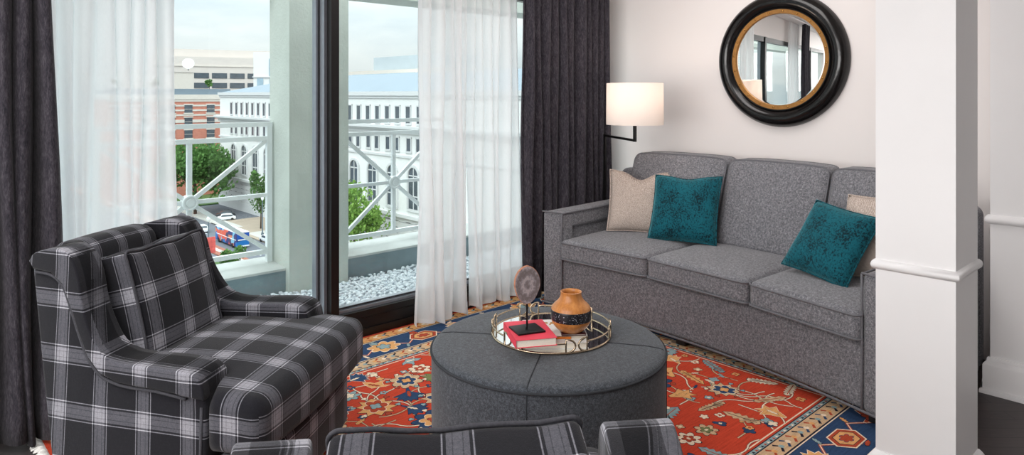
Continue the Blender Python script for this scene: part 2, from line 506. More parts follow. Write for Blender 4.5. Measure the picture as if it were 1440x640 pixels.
sp = N(nt, 'ShaderNodeSeparateColor'); L(nt, vo.outputs['Color'], sp.inputs[0])
bsdf(nt, out, ramp(nt, sp.outputs[0], [(0, lin((40, 50, 110))), (.22, lin((30, 110, 180))), (.4, lin((210, 90, 70))), (.58, lin((60, 60, 90))), (.72, lin((120, 180, 210))), (.86, lin((200, 120, 90)))], 'CONSTANT').outputs[0], .4); M['buswrap'] = m
M['banner'] = plain('red_banner_cloth', (214, 96, 92), .8, var=.2, scale=1.5)
M['polegrey'] = plain('grey_pole_paint', (90, 104, 114), .5, var=.05)
M['hornwhite'] = plain('dish_white', (240, 242, 244), .5, var=.02)
# rug colours
RUG = {}
def rugmat(name, rgb, v=.16):
    m, nt, out = nmat(name)
    n1 = noise(nt, 9., 4, .65, stretch=(1, 14, 1)); n2 = noise(nt, 420., 2, .7)
    s = mathn(nt, 'ADD', mathn(nt, 'MULTIPLY', n1, .55), mathn(nt, 'MULTIPLY', n2, .45))
    c = lin(rgb)
    col = ramp(nt, s, [(.32, tuple(x*(1-2*v) for x in c)), (.5, c), (.68, tuple(min(1, x*(1+1.5*v)) for x in c))]).outputs[0]
    b = bsdf(nt, out, col, .95, 0, .1); bump(nt, b, n2, .002, .6)
    return m
RUGL = [('rug_red', (196, 70, 48)), ('rug_navy', (50, 72, 104)), ('rug_cream', (236, 214, 188)), ('rug_tan', (222, 164, 106)),
        ('rug_teal', (142, 164, 166)), ('rug_ink', (38, 36, 50)), ('rug_rust', (176, 74, 50)), ('rug_sand', (206, 172, 136)), ('rug_olive', (122, 128, 84))]
RUGM = [rugmat(a, b) for a, b in RUGL]
RI = {a[4:]: i for i, (a, b) in enumerate(RUGL)}

# ------------------------------------------------------------------ camera
F, YH, H = 980., 133., 1.30
cam = bpy.data.cameras.new('camera'); camo = link(bpy.data.objects.new('camera', cam))
camo.location = (0, 0, H)
ANG = math.atan((1765-720)/F)        # angle of the window wall to the view direction
camo.rotation_euler = (R(90), 0, -(PI/2-(PI/2-ANG)) + (ANG-ANG) )
# forward = (cos ANG, sin ANG) in room axes
camo.rotation_euler = (R(90), 0, ANG-PI/2)
cam.sensor_fit = 'HORIZONTAL'; cam.sensor_width = 36.
cam.lens = 36.*F/1440.
cam.shift_x = 0.; cam.shift_y = -(320-YH)/1440.
cam.clip_start = .05; cam.clip_end = 2000
SC.camera = camo
S_, C_ = math.sin(ANG), math.cos(ANG)
def c2r(a, d):            # camera (right, forward) -> room X, Y
    return (S_*a+C_*d, -C_*a+S_*d)

# ================================================================== SETTING
def struct(mb, name, mat, parent=None, smooth=False, label=None, cat=None, angle=None):
    o = mb.build(name, mat, parent, smooth=smooth, angle=angle)
    if parent is None: o['kind'] = 'structure'
    if label: o['label'] = label
    if cat: o['category'] = cat
    return o

XW = 4.03          # sofa wall
YW = 3.26          # window wall inner face
ZC = 2.45
b = MB(); b.box(-5.8, 4.2, -3.4, 3.36, -.12, 0.); struct(b, 'floor', M['floor'], label='dark herringbone wood floor showing beyond the rug and the column', cat='floor')
b = MB(); b.box(-7., 9., -5., 3.46, ZC, ZC+.25); struct(b, 'ceiling', M['ceil'], label='white ceiling slab above the room', cat='ceiling')
b = MB(); b.box(XW, XW+.15, .70, 3.36, 0, ZC); struct(b, 'wall_right', M['wall'], label='warm white wall behind the sofa carrying the round mirror', cat='wall')
# nearer panelled wall right of the column
WX, WY = 3.62, .792
b = MB(); b.box(WX, XW+.15, -3.4, WY-.02, 0, ZC)
struct(b, 'wall_front', M['trim'], label='white panelled wall right of the column', cat='wall')
b = MB()
b.box(WX-.012, WX+.02, -3.4, WY, .155, ZC)
struct(b, 'trim_1', M['trim'], label='flat white panel skin on the wall right of the column', cat='trim')
b = MB()
prof = [(0, .736), (.010, .738), (.018, .746), (.020, .757), (.016, .768), (.008, .774), (0, .776)]
def rail_profile(mb, prof, x0, ya, yb):
    n = len(prof); vs = [(x0-o, yb+o*.9, z) for o, z in prof]+[(x0-o, ya, z) for o, z in prof]
    mb.add(vs, [(i, i+1, n+i+1, n+i) for i in range(n-1)]+[tuple(range(n))])
rail_profile(b, prof, WX-.012, -3.4, WY)
b.box(WX-.012, WX+.02, WY-.001, WY+.014, .74, .772)
struct(b, 'trim_2', M['trim'], smooth=True, angle=40, label='rounded chair rail moulding on the wall right of the column', cat='trim')
b = MB()
bp = [(0, .156), (.008, .156), (.012, .148), (.012, .14), (.024, .128), (.026, .122), (.026, .022), (.036, .018), (.038, .010), (.038, 0)]
rail_profile(b, bp, WX-.012, -3.4, WY)
struct(b, 'baseboard_front', M['trim'], smooth=True, angle=30, label='tall white moulded baseboard right of the column', cat='baseboard')
b = MB(); b.box(-5.95, -5.8, -3.4, 3.36, 0, ZC); struct(b, 'wall_left', M['wall'])
b = MB(); b.box(-5.8, XW, -3.55, -3.4, 0, ZC); struct(b, 'wall_back', M['taupe'])
b = MB(); b.box(-5.8, XW+.15, YW, YW+.2, 1.99, ZC); struct(b, 'wall_window', M['wall'], label='white header above the sliding windows', cat='wall')
# column
CX0, CX1, CY0, CY1 = 2.370, 2.606, .606, .829
b = MB(); b.box(CX0, CX1, CY0, CY1, 0, ZC)
def ring(mb, prof):
    n = len(prof); vs = []
    for sx, sy in ((0, 0), (1, 0), (1, 1), (0, 1)):
        for o, z in prof:
            vs.append(((CX0-o) if sx == 0 else CX1+o, (CY0-o) if sy == 0 else CY1+o, z))
    fs = []
    for k in range(4):
        k2 = (k+1) % 4
        for i in range(n-1): fs.append((k*n+i, k*n+i+1, k2*n+i+1, k2*n+i))
    mb.add(vs, fs)
struct(b, 'column', M['trim'], label='square white column standing in front of the sofa end', cat='column')
b = MB(); ring(b, [(-.004, .744), (.004, .745), (.010, .750), (.0125, .759), (.010, .769), (.004, .775), (-.004, .776)])
struct(b, 'trim_3', M['trim'], smooth=True, angle=60, label='rounded moulding running around the white column', cat='trim')
b = MB(); ring(b, [(-.004, .168), (.004, .168), (.010, .160), (.016, .150), (.018, .140), (.018, .02), (.028, .015), (.028, 0)])
struct(b, 'baseboard_column', M['trim'], smooth=True, angle=35, label='white base moulding around the foot of the column', cat='baseboard')

# ---- sliding window: frames and panes
b = MB(); b.box(-5.8, -1.7, YW, YW+.2, 0, 1.99); struct(b, 'wall_window_end', M['wall'])
win = tag(thing('window_1', 'black framed sliding window wall onto the balcony', 'window'), kind='structure')
b = MB()
b.box(-1.7, XW, YW, YW+.07, 0.0, .145)                       # bottom rail
b.box(-1.7, XW, YW-.012, YW, .0, .05)                        # floor track lip
b.box(-1.7, XW, YW-.004, YW, .104, .108)
b.box(-1.7, XW, YW, YW+.07, 1.91, 1.99)
b.box(1.771, 1.816, YW-.015, YW+.075, 0, 1.99)                # black mullion
b.box(3.9, XW, YW, YW+.07, 0, 1.99)
b.box(-.55, -.47, YW-.01, YW+.075, 0, 1.99)
struct(b, 'window_frame', M['frame'], win)
b = MB()
b.box(1.755, 1.771, YW+.03, YW+.16, .1, 1.99)                 # aluminium edge of the mullion
b.box(1.738, 1.756, YW+.085, YW+.125, .1, 1.99)
b.box(1.816, 3.9, YW+.028, YW+.075, .145, .16)               # bright bottom bead
b.box(-1.7, 1.75, YW+.085, YW+.125, .1, .16)
b.box(1.816, 3.9, YW+.05, YW+.085, .16, .172)
struct(b, 'window_bead', M['alu'], win)
b = MB(); b.box(1.7505, 1.754, YW+.078, YW+.128, .1, 1.99); b.box(1.816, 3.9, YW+.044, YW+.05, .165, .17)
struct(b, 'window_seal', M['frame'], win)
b = MB(); b.box(1.816, 3.9, YW+.055, YW+.061, .16, 1.93); struct(b, 'glass_pane', M['glass'], win)
b = MB(); b.box(-1.7, 1.74, YW+.102, YW+.108, .15, 1.93); struct(b, 'glass_pane', M['glass'], win)

# ---- balcony
b = MB(); b.box(-6, 9, YW+.07, 4.55, -.3, .02); struct(b, 'ground_balcony', M['concrete'])
b = MB()
b.box(-6, 9, 4.15, 4.45, -.3, .205)
struct(b, 'wall_parapet', M['parapet'], label='low blue-grey parapet kerb along the balcony edge', cat='parapet')
b = MB(); add_prism(b, [(4.147, .200), (4.147, .214), (4.165, .219), (4.45, .236), (4.47, .23), (4.47, .2)], -6, 9)
struct(b, 'trim_coping', M['coping'], label='white coping on top of the balcony parapet', cat='coping')
b = MB(); b.box(-6, 9, 4.30, 4.62, 2.0, ZC); struct(b, 'beam_balcony', M['concrete'])
b = MB()
b.box(1.95, 2.36, 4.10, 4.38, -.3, ZC); b.box(1.985, 2.42, 4.20, 4.36, -.3, ZC)
struct(b, 'column_balcony', M['concrete'], label='rough pale stucco column at the balcony edge', cat='column')
# gravel
rnd = random.Random(5)
b = MB()
b.box(-1.6, 5.5, YW+.16, 4.14, .021, .052)
ico = bmesh.new(); bmesh.ops.create_icosphere(ico, subdivisions=1, radius=1.)
iv = [v.co.copy() for v in ico.verts]; iff = [[v.index for v in f.verts] for f in ico.faces]; ico.free()
def pebble(mb, x, y, z, s):
    rot = Matrix.Rotation(rnd.random()*6.28, 3, 'Z') @ Matrix.Rotation(rnd.uniform(-.5, .5), 3, 'X')
    sx, sy, sz = s*rnd.uniform(.8, 1.3), s*rnd.uniform(.6, 1.), s*rnd.uniform(.45, .75)
    mb.add([rot @ Vector((v.x*sx*rnd.uniform(.85, 1.1), v.y*sy*rnd.uniform(.85, 1.1), v.z*sz))+Vector((x, y, z)) for v in iv], iff)
y = YW+.17
while y < 4.12:
    x = .6
    while x < 4.6:
        if not (1.93 < x < 2.38 and y > 4.09):
            pebble(b, x+rnd.uniform(-.009, .009), min(4.122, y+rnd.uniform(-.009, .009)), .062+rnd.uniform(-.005, .016), rnd.uniform(.010, .0185))
        x += .021
    y += .019
g = b.build('gravel', M['pebble'], smooth=True); tag(g, 'bed of white pebbles covering the balcony floor', 'gravel', kind='stuff')

# ---- railings
def railing(x0, x1, label):
    t = thing('balcony_railing', label, 'railing', ((x0+x1)/2, 4.33, .23), 0, 'balcony railing sections')
    cx = 0.; hw = (x1-x0)/2; Z = lambda z: z-.23
    for z, nm in ((1.11, 'top_rail'), (1.02, 'rail'), (.297, 'rail')):
        b = MB(); b.box(-hw-(.02 if nm == 'top_rail' else 0), hw+(.02 if nm == 'top_rail' else 0), -.014, .014, Z(z)-.014, Z(z)+.014); b.build(nm, M['railing'], t, smooth=False)
    for sx in (-1, 1):
        b = MB(); b.box(sx*hw-.016, sx*hw+.016, -.016, .016, -.002, Z(1.11)); b.build('post', M['railing'], t, smooth=False)
    b = MB(); b.box(-.014, .014, -.012, .012, Z(.297), Z(1.02)); b.build('baluster', M['railing'], t, smooth=False)
    for sx in (-1, 1):
        for zz in (.297, .658, 1.02):
            b = MB(); b.bar((0, 0, Z(.658)), (sx*hw, 0, Z(zz)), .022, .024); b.build('brace', M['railing'], t, smooth=False)
    b = MB(); b.lathe([(0, .030), (.022, .030), (.024, .026), (.034, .026), (.036, .031), (.045, .029), (.046, .018), (.046, -.02), (0, -.02)], 28)
    b.v = [(x, -z, y+Z(.658)) for x, y, z in b.v]
    b.build('hub', M['railing'], t, angle=35)
railing(.944, 1.92, 'white balcony railing left of the stucco column, above the street')
railing(2.43, 3.30, 'white balcony railing right of the stucco column, hub near the sheer curtain')
railing(-.07, .90, 'white balcony railing behind the left sheer curtain')

# ================================================================== CURTAINS
def curtain_mesh(name, x0, x1, ybase, z0, z1, folds, amp, mat, seed, flare=0., nz=26, npf=10, thick=0., hemwave=.01, yflare=0., fan=0., parent=None):
    rn = random.Random(seed)
    n = int(folds*npf)+1
    ph = []; k = 0.; ws = [rn.uniform(.6, 1.5) for _ in range(int(folds)+2)]; am = [rn.uniform(.55, 1.25) for _ in range(int(folds)+3)]
    tot = sum(ws[:int(folds)])
    cum = [0.]
    for w in ws[:int(folds)]: cum.append(cum[-1]+w/tot)
    vs = []; fs = []
    for j in range(nz+1):
        tz = j/nz; z = z0+(z1-z0)*tz
        for i in range(n):
            u = i/(n-1); f = u*int(folds); fi = min(int(f), int(folds)-1); fr = f-fi
            uu = cum[fi]+(cum[fi+1]-cum[fi])*fr
            a = amp*(am[fi]*(1-fr)+am[fi+1]*fr)
            grow = 1.+.35*(1-tz)
            y = ybase+a*grow*math.sin(2*PI*fr)+.25*a*math.sin(2*PI*f*.5+seed)+.006*math.sin(z*5+f*1.7+seed)*(1-tz)
            x = x0+(x1-x0)*uu+.012*math.sin(z*2.2+f*2.1+seed)*(1-tz)*2+.25*a*math.cos(2*PI*fr)
            x += flare*(1-tz)**2*(1-uu)+fan*(1-tz)**1.5*uu
            y -= yflare*(1-tz)**2*(.5+.5*math.sin(f*1.3))
            zz = z+hemwave*math.sin(f*2.4+seed)*(1-tz)**6
            vs.append((x, y, zz))
    for j in range(nz):
        for i in range(n-1):
            q = j*n+i; fs.append((q, q+1, q+n+1, q+n))
    b = MB(); b.add(vs, fs); o = b.build(name, mat, parent)
    if thick:
        md = o.modifiers.new('thickness', 'SOLIDIFY'); md.thickness = thick; md.offset = 0
    return o, vs[:n]
def sheer(name, label, x0, x1, y, folds, amp, seed, **kw):
    o, hem = curtain_mesh(name, x0, x1, y, .028, 2.36, folds, amp, M['sheer'], seed, **kw)
    tag(o, label, 'curtain', 'white sheer curtains')
    b = MB()
    vs = [(p[0], p[1]-.0015, p[2]) for p in hem]+[(p[0], p[1]-.0015, p[2]+.022) for p in hem]
    n = len(hem); b.add(vs, [(i, i+1, n+i+1, n+i) for i in range(n-1)]); b.build('hem', M['sheer'], o)
    return o
sheer('sheer_curtain', 'white sheer curtain behind the plaid armchair, left of the open view', .50, 1.0, 3.205, 8, .025, 3, flare=-.02)
sheer('sheer_curtain', 'white sheer curtain pooling behind the ottoman, left of the dark drape', 2.285, 2.60, 3.18, 5, .034, 12, flare=-.05, yflare=.05)
sheer('sheer_curtain', 'narrow white sheer curtain right against the dark drape by the sofa', 2.625, 3.05, 3.205, 6, .024, 7, yflare=.03)
o, _ = curtain_mesh('drape', 3.01, 3.81, 3.10, .028, 2.38, 11, .030, M['drape'], 21, thick=.004)
tag(o, 'charcoal drape hanging between the white sheers and the lamp', 'curtain', 'charcoal drapes')
o, _ = curtain_mesh('drape', .20, .505, 3.085, .028, 2.38, 5, .040, M['drape'], 33, thick=.004, flare=-.02, fan=.055, hemwave=.012)
tag(o, 'charcoal drape hanging at the left edge behind the plaid armchair', 'curtain', 'charcoal drapes')
b = MB(); b.box(-1.6, XW-.01, 3.06, 3.24, 2.38, 2.41); o = b.build('curtain_track', M['trim'], smooth=False); tag(o, 'white ceiling track that carries the curtains', 'curtain track')

# ================================================================== RUG
RX0, RX1, RY0, RY1 = .50, 3.42, .85, 3.245
class Rug(MB):
    L0 = .010
    def poly(self, pts, c, lay):
        z = self.L0+.00008*lay
        self.add([(x, y, z) for x, y in pts], [tuple(range(len(pts)))], RI[c])
    def rect(self, x0, x1, y0, y1, c, lay): self.poly([(x0, y0), (x1, y0), (x1, y1), (x0, y1)], c, lay)
    def line(self, pts, w, c, lay):
        P = [Vector(p) for p in pts]; l = []; r = []
        for i, p in enumerate(P):
            d = (P[min(i+1, len(P)-1)]-P[max(i-1, 0)]).normalized(); nn = Vector((-d.y, d.x))*w/2
            l.append(p+nn); r.append(p-nn)
        z = self.L0+.00008*lay; n = len(P)
        self.add([(p.x, p.y, z) for p in l+r], [(i, n+i, n+i+1, i+1) for i in range(n-1)], RI[c])
    def shape(self, pts, cx, cy, s, a, c, lay, out=None, grow=.006):
        ca, sa = math.cos(a), math.sin(a)
        tr = lambda q, g: [(cx+(x*(s)*ca-y*s*sa)*g, cy+(x*s*sa+y*s*ca)*g) for x, y in q]
        if out:
            R_ = max(math.hypot(x, y) for x, y in pts)*s
            self.fan(tr(pts, 1+grow/R_), (cx, cy), out, lay)
        self.fan(tr(pts, 1.), (cx, cy), c, lay+1)
    def fan(self, pts, c0, c, lay):
        z = self.L0+.00008*lay; n = len(pts)
        self.add([(c0[0], c0[1], z)]+[(x, y, z) for x, y in pts], [(0, 1+i, 1+(i+1) % n) for i in range(n)], RI[c])
rug = Rug()
rug.box(RX0, RX1, RY0, RY1, .0, .0098, RI['red'])
rr = random.Random(11)
rug.rect(RX0, RX1, RY0, RY1, 'red', 0)
# border frames (inset from the edge): red, guard, ink, navy, ink, guard, cream, field
for ins, c, lay in ((.012, 'rust', 1), (.020, 'tan', 2), (.088, 'ink', 3), (.094, 'cream', 4), (.100, 'navy', 5), (.292, 'cream', 6), (.297, 'ink', 7), (.304, 'sand', 8), (.372, 'ink', 9), (.377, 'teal', 10), (.395, 'ink', 11), (.399, 'red', 12), (.408, 'cream', 13), (.414, 'red', 14)):
    rug.rect(RX0+ins, RX1-ins, RY0+ins, RY1-ins, c, lay)
def perim(ins):     # the four straight runs of a border at inset, as (point, direction, length)
    x0, x1, y0, y1 = RX0+ins, RX1-ins, RY0+ins, RY1-ins
    return [((x0, y0), (1, 0), x1-x0), ((x1, y0), (0, 1), y1-y0), ((x1, y1), (-1, 0), x1-x0), ((x0, y1), (0, -1), y1-y0)]
def onrun(run, s, o):
    (x, y), (dx, dy), l = run
    return (x+dx*s-dy*o, y+dy*s+dx*o)       # o>0 points inwards
for ins, wd, cols in ((.020, .066, ('rust', 'ink', 'cream')), (.304, .066, ('rust', 'ink', 'navy'))):
    for run in perim(ins):
        s = .02; k = 0
        while s < run[2]-.06:
            c = cols[k % 3]
            rug.line([onrun(run, s, .01), onrun(run, s+.03, wd*.5), onrun(run, s+.012, wd*.9)], .011, c, 15)
            rug.fan([onrun(run, s+.03+.012*math.cos(t), wd*.5+.012*math.sin(t)) for t in (0, 1.05, 2.1, 3.14, 4.2, 5.2)], onrun(run, s+.03, wd*.5), ('tan', 'teal', 'cream')[k % 3], 16)
            s += .052; k += 1
for run in perim(.379):
    s = .01; k = 0
    while s < run[2]-.02:
        rug.poly([onrun(run, s, .001), onrun(run, s+.016, .001), onrun(run, s+.008, .013)], ('ink', 'rust', 'cream')[k % 3], 15); s += .022; k += 1
# shapes
def flower(n, a=.55):
    return [((1. if k % 2 == 0 else a)*math.cos(PI*k/n), (1. if k % 2 == 0 else a)*math.sin(PI*k/n)) for k in range(2*n)]
def lobes(n, depth, sx=1., m=5):
    out = []
    for k in range(n*m):
        t = 2*PI*k/(n*m); r = 1-depth*(1-abs(math.sin(n*t/2))); out.append((sx*r*math.cos(t), r*math.sin(t)))
    return out
def serrated(n, depth, sx=1.):
    return [((1. if k % 2 else 1-depth)*math.cos(PI*k/n)*sx, (1. if k % 2 else 1-depth)*math.sin(PI*k/n)) for k in range(2*n)]
fanfl = [(-.9, -.08), (-.3, -.16), (.0, -.62), (.25, -.98), (.36, -.66), (.74, -.86), (.70, -.46), (1.02, -.42), (.86, -.12), (1.12, 0), (.86, .12), (1.02, .42), (.70, .46), (.74, .86), (.36, .66), (.25, .98), (0, .62), (-.3, .16), (-.9, .08)]
bird = [(-1, .15), (-.5, .35), (-.15, .28), (.1, .8), (.32, .95), (.28, .6), (.55, .3), (1., .42), (.8, .05), (.45, -.15), (.1, -.5), (-.3, -.35), (-.7, -.1)]
def leafshape(n=5, w=.36, notch=.5):
    up = [(-1, 0)]
    for k in range(n):
        t = -1+2*(k+.6)/(n+.3); e = w*math.sqrt(max(0, 1-t*t))+.03
        up.append((t-.06, e)); up.append((t+.10, e*notch))
    up.append((1.05, 0))
    return up+[(x, -y) for x, y in reversed(up[1:-1])]
palm = [(-.9, 0), (-.62, .34), (-.75, .62), (-.35, .55), (-.22, .88), (.08, .6), (.35, .95), (.5, .55), (.86, .62), (.72, .26), (1.05, 0), (.72, -.26), (.86, -.62), (.5, -.55), (.35, -.95), (.08, -.6), (-.22, -.88), (-.35, -.55), (-.75, -.62), (-.62, -.34)]
hexa = [(1, 0), (.55, .62), (-.55, .62), (-1, 0), (-.55, -.62), (.55, -.62)]
tul = [(-1, .12), (-.2, .45), (.3, .95), (.45, .4), (1., .5), (.7, 0), (1., -.5), (.45, -.4), (.3, -.95), (-.2, -.45), (-1, -.12)]
# navy border: hexagon medallions, flowers and a zigzag vine
for run in perim(.100):
    Lr = run[2]; n = max(3, round(Lr/.24)); st = Lr/n
    pts = []
    for k in range(n*2+1):
        s = k*st/2; pts.append(onrun(run, min(max(s, .03), Lr-.03), .045 if k % 2 else .145))
    rug.line(pts, .014, 'rust', 16); rug.line(pts, .005, 'cream', 17)
    ang = math.atan2(run[1][1], run[1][0])
    for k in range(n):
        s = (k+.5)*st; cx, cy = onrun(run, s, .098)
        if k % 2 == 0:
            rug.shape(hexa, cx, cy, .082, ang, 'rust', 18, 'cream', .008); rug.shape(hexa, cx, cy, .060, ang, 'tan', 20, 'ink', .004); rug.shape(lobes(6, .35, 1.5), cx, cy, .024, ang, 'rust', 22, 'navy', .004)
        else:
            rug.shape(rr.choice((lobes(8, .3, 1.2), fanfl, serrated(8, .25, 1.2))), cx, cy, .070, ang+rr.choice((0, PI)), rr.choice(('tan', 'rust', 'sand')), 18, 'cream', .007); rug.shape(lobes(5, .4), cx, cy, .036, ang, rr.choice(('rust', 'teal', 'cream')), 20, 'ink', .005)
        for o_, dd in ((.03, 0), (.165, .5)):
            qx, qy = onrun(run, min(Lr-.04, s+st*dd+.02), o_); rug.shape(rr.choice((lobes(5, .4), leafshape(3, .4))), qx, qy, .024, rr.random()*3, rr.choice(('cream', 'rust', 'tan', 'teal')), 22, 'ink', .004)
# field: vines with palmettes, leaves, tulips
FX0, FX1, FY0, FY1 = RX0+.44, RX1-.44, RY0+.44, RY1-.44
placed = []
def free(x, y, r):
    return all((x-a)**2+(y-c)**2 > (r+q)**2 for a, c, q in placed)
def vine(x, y, a, n, w=.007):
    p = [(x, y)]
    t = a; turn = rr.choice((-1, 1))*.24
    for k in range(n):
        x += math.cos(t)*.024; y += math.sin(t)*.024; t += turn
        if k % 6 == 5: turn = -turn*rr.uniform(.6, 1.2)
        if not (FX0-.03 < x < FX1+.03 and FY0-.03 < y < FY1+.03): break
        p.append((x, y))
    if len(p) > 2:
        lay = 16
        rug.line(p, w+.004, 'ink', lay); rug.line(p, w, rr.choice(('cream', 'cream', 'sand')), lay+1)
    return p[-1], t
def motif(x, y, s, kind, a):
    if kind == 'palm':
        c1, c2, c3 = rr.choice((('tan', 'navy', 'cream'), ('navy', 'tan', 'rust'), ('cream', 'teal', 'rust'), ('tan', 'rust', 'teal'), ('sand', 'navy', 'tan')))
        k = rr.random()
        if k < .4: rug.shape(serrated(9, .24, 1.12), x, y, s, a, c1, 20, 'ink', .005)
        elif k < .7: rug.shape(palm, x, y, s*1.05, a, c1, 20, 'ink', .005)
        else: rug.shape(lobes(8, .30, 1.15), x, y, s, a, c1, 20, 'ink', .005)
        rug.shape(lobes(6, .35, 1.2), x, y, s*.62, a, c2, 22, 'cream', .004); rug.shape(lobes(4, .4), x, y, s*.32, a, c3, 24, 'ink', .003)
        for q in range(6):
            t = a+q*PI/3+.3; rug.shape(lobes(3, .4), x+s*1.12*math.cos(t), y+s*1.12*math.sin(t), s*.15, t, rr.choice(('teal', 'cream', 'rust')), 22, 'ink', .003)
    elif kind == 'rosette':
        c1, c2 = rr.choice((('tan', 'navy'), ('teal', 'cream'), ('cream', 'rust'), ('sand', 'olive')))
        rug.shape(lobes(7, .38), x, y, s, a, c1, 20, 'ink', .004); rug.shape(lobes(5, .4), x, y, s*.52, a, c2, 22, 'ink', .003); rug.shape(hexa, x, y, s*.2, a, 'cream', 24)
    elif kind == 'leaf':
        rug.shape(leafshape(rr.choice((5, 6, 7)), rr.uniform(.26, .42)), x, y, s*1.35, a, rr.choice(('cream', 'cream', 'tan', 'teal', 'sand')), 20, 'ink', .004)
        ca, sa = math.cos(a), math.sin(a); rug.line([(x-ca*s*1.1, y-sa*s*1.1), (x+ca*s*1.1, y+sa*s*1.1)], .004, rr.choice(('rust', 'ink')), 23)
    elif kind == 'tulip':
        sh = rr.choice((tul, fanfl, fanfl, bird))
        rug.shape(sh, x, y, s*1.1, a, rr.choice(('navy', 'teal', 'tan', 'olive', 'navy')), 20, rr.choice(('cream', 'ink')), .005); rug.shape(leafshape(3, .3), x, y, s*.5, a, rr.choice(('cream', 'rust', 'tan')), 22, 'ink', .003)
    elif kind == 'branch':
        p = [(x, y)]; t = round(a/(PI/2))*PI/2
        for q in range(rr.randint(2, 3)):
            l = rr.uniform(.05, .11); p.append((p[-1][0]+l*math.cos(t), p[-1][1]+l*math.sin(t))); t += rr.choice((-1, 1))*rr.choice((PI/2, PI/4))
        if all(FX0-.05 < u < FX1+.05 and FY0-.05 < v < FY1+.05 for u, v in p):
            rug.line(p, .010, 'ink', 16); rug.line(p, .006, rr.choice(('cream', 'sand')), 17)
            for u, v in p[1:]: rug.shape(rr.choice((lobes(4, .4), leafshape(3, .4))), u, v, rr.uniform(.018, .028), rr.random()*6, rr.choice(('cream', 'teal', 'tan', 'navy')), 18, 'ink', .003)
    else:
        rug.shape(rr.choice((lobes(4, .45), lobes(5, .4), lobes(3, .4, 1.5))), x, y, s*.9, a, rr.choice(('navy', 'teal', 'cream', 'tan', 'sand')), 20, 'ink', .003); rug.shape(lobes(4, .4), x, y, s*.36, a, rr.choice(('cream', 'rust')), 22)
for kind, s, cnt in (('palm', .078, 22), ('rosette', .052, 22), ('leaf', .056, 56), ('tulip', .058, 52), ('branch', .045, 60), ('small', .022, 190)):
    tries = 0; k = 0
    while k < cnt and tries < 1200:
        tries += 1
        x = rr.uniform(FX0, FX1); y = rr.uniform(FY0, FY1); q = s*(1.0 if kind != 'small' else 1.1)
        if free(x, y, q):
            placed.append((x, y, q)); k += 1
            a = rr.choice((0, PI/2, PI, -PI/2))+rr.uniform(-.5, .5); sc = s*rr.uniform(.85, 1.15)
            if kind in ('palm', 'tulip', 'leaf'):
                for q2 in range(3 if kind == 'palm' else 1): vine(x, y, a+PI+rr.uniform(-.9, .9), rr.randint(7, 16), .006)
            motif(x, y, sc, kind, a)
ro = rug.build('rug', RUGM, smooth=False, recalc=False)
tag(ro, 'red oriental rug with navy floral border under the ottoman and sofa', 'rug')
b = MB()
rn = random.Random(2)
for ex, sg in ((RX0, -1),):
    y = RY0+.01
    while y < RY1-.01:
        l = rn.uniform(.028, .045); dy = rn.uniform(-.012, .012)
        b.tube([(ex+.003, y, .006), (ex+sg*l*.5, y+dy*.5, .008+rn.random()*.004), (ex+sg*l, y+dy, .004)], [.003, .0045, .003], 5); y += .0085
f_ = b.build('fringe', M['whitecover'], ro); f_['label'] = 'cream wool fringe'

# ================================================================== SOFA
RR = 4.3; CXs, CYs = -1.251, 2.28; PHI0 = R(-4.3)
def SM(s, t, z):
    ph = s/RR; a = PHI0+ph
    fx, fy = CXs+RR*math.cos(a), CYs+RR*math.sin(a)
    # depth direction fans out less than the front curve
    k = .42 if ph > 0 else .30
    d = R(0.2)+(a*k if ph > 0 else a*k)
    return (fx+t*math.cos(d), fy+t*math.sin(d), z)
S_L, S_R = .975, -1.06
sofa = thing('sofa', 'long curved grey tweed sofa with three seat cushions against the wall under the mirror', 'sofa', SM(-.04, .45, 0))
so = Vector(sofa.location)
def sofa_part(name, s0, s1, t0, t1, z0, z1, r, n, mat, fn=None, label=None, parent=None, seam=None):
    c = ((s0+s1)/2, (t0+t1)/2, (z0+z1)/2); h = (abs(s1-s0)/2, (t1-t0)/2, (z1-z0)/2)
    def f(a, b_, c_):
        p = (c[0]+a, c[1]+b_, c[2]+c_)
        if fn: p = fn(p, (a/h[0], b_/h[1], c_/h[2]))
        return Vector(SM(*p))-so
    b = MB(); b.gbox(h, r, n, f)
    o = b.build(name, mat, parent or sofa)
    if label: o['label'] = label
    return o, f, h
def loop_rect(h0, h1, r, n=6):
    pts = []
    for cx, cy, a0 in ((h0-r, h1-r, 0), (-(h0-r), h1-r, PI/2), (-(h0-r), -(h1-r), PI), (h0-r, -(h1-r), 1.5*PI)):
        for k in range(n+1):
            a = a0+PI/2*k/n; pts.append((cx+r*math.cos(a), cy+r*math.sin(a)))
    out = []
    for i in range(len(pts)):
        p, q = pts[i], pts[(i+1) % len(pts)]
        m = max(1, int(math.hypot(q[0]-p[0], q[1]-p[1])/.05))
        for k in range(m): out.append((p[0]+(q[0]-p[0])*k/m, p[1]+(q[1]-p[1])*k/m))
    return out
aL, aR = S_L-.14, S_R+.14       # inner faces of the arms
# base front rail, back frame, deck
base, f, h = sofa_part('base', aL+.01, aR-.01, .012, .88, .055, .325, .022, (40, 6, 4), M['sofa'])
b = MB(); b.tube([Vector(SM(S_L+(S_R-S_L)*k/60, -.002, .060))-so for k in range(61)], .006, 6); b.build('piping', M['sofaseam'], base)
back, f, h = sofa_part('back_frame', S_L, S_R, .80, .925, .055, .80, .05, (44, 2, 8), M['sofa'])
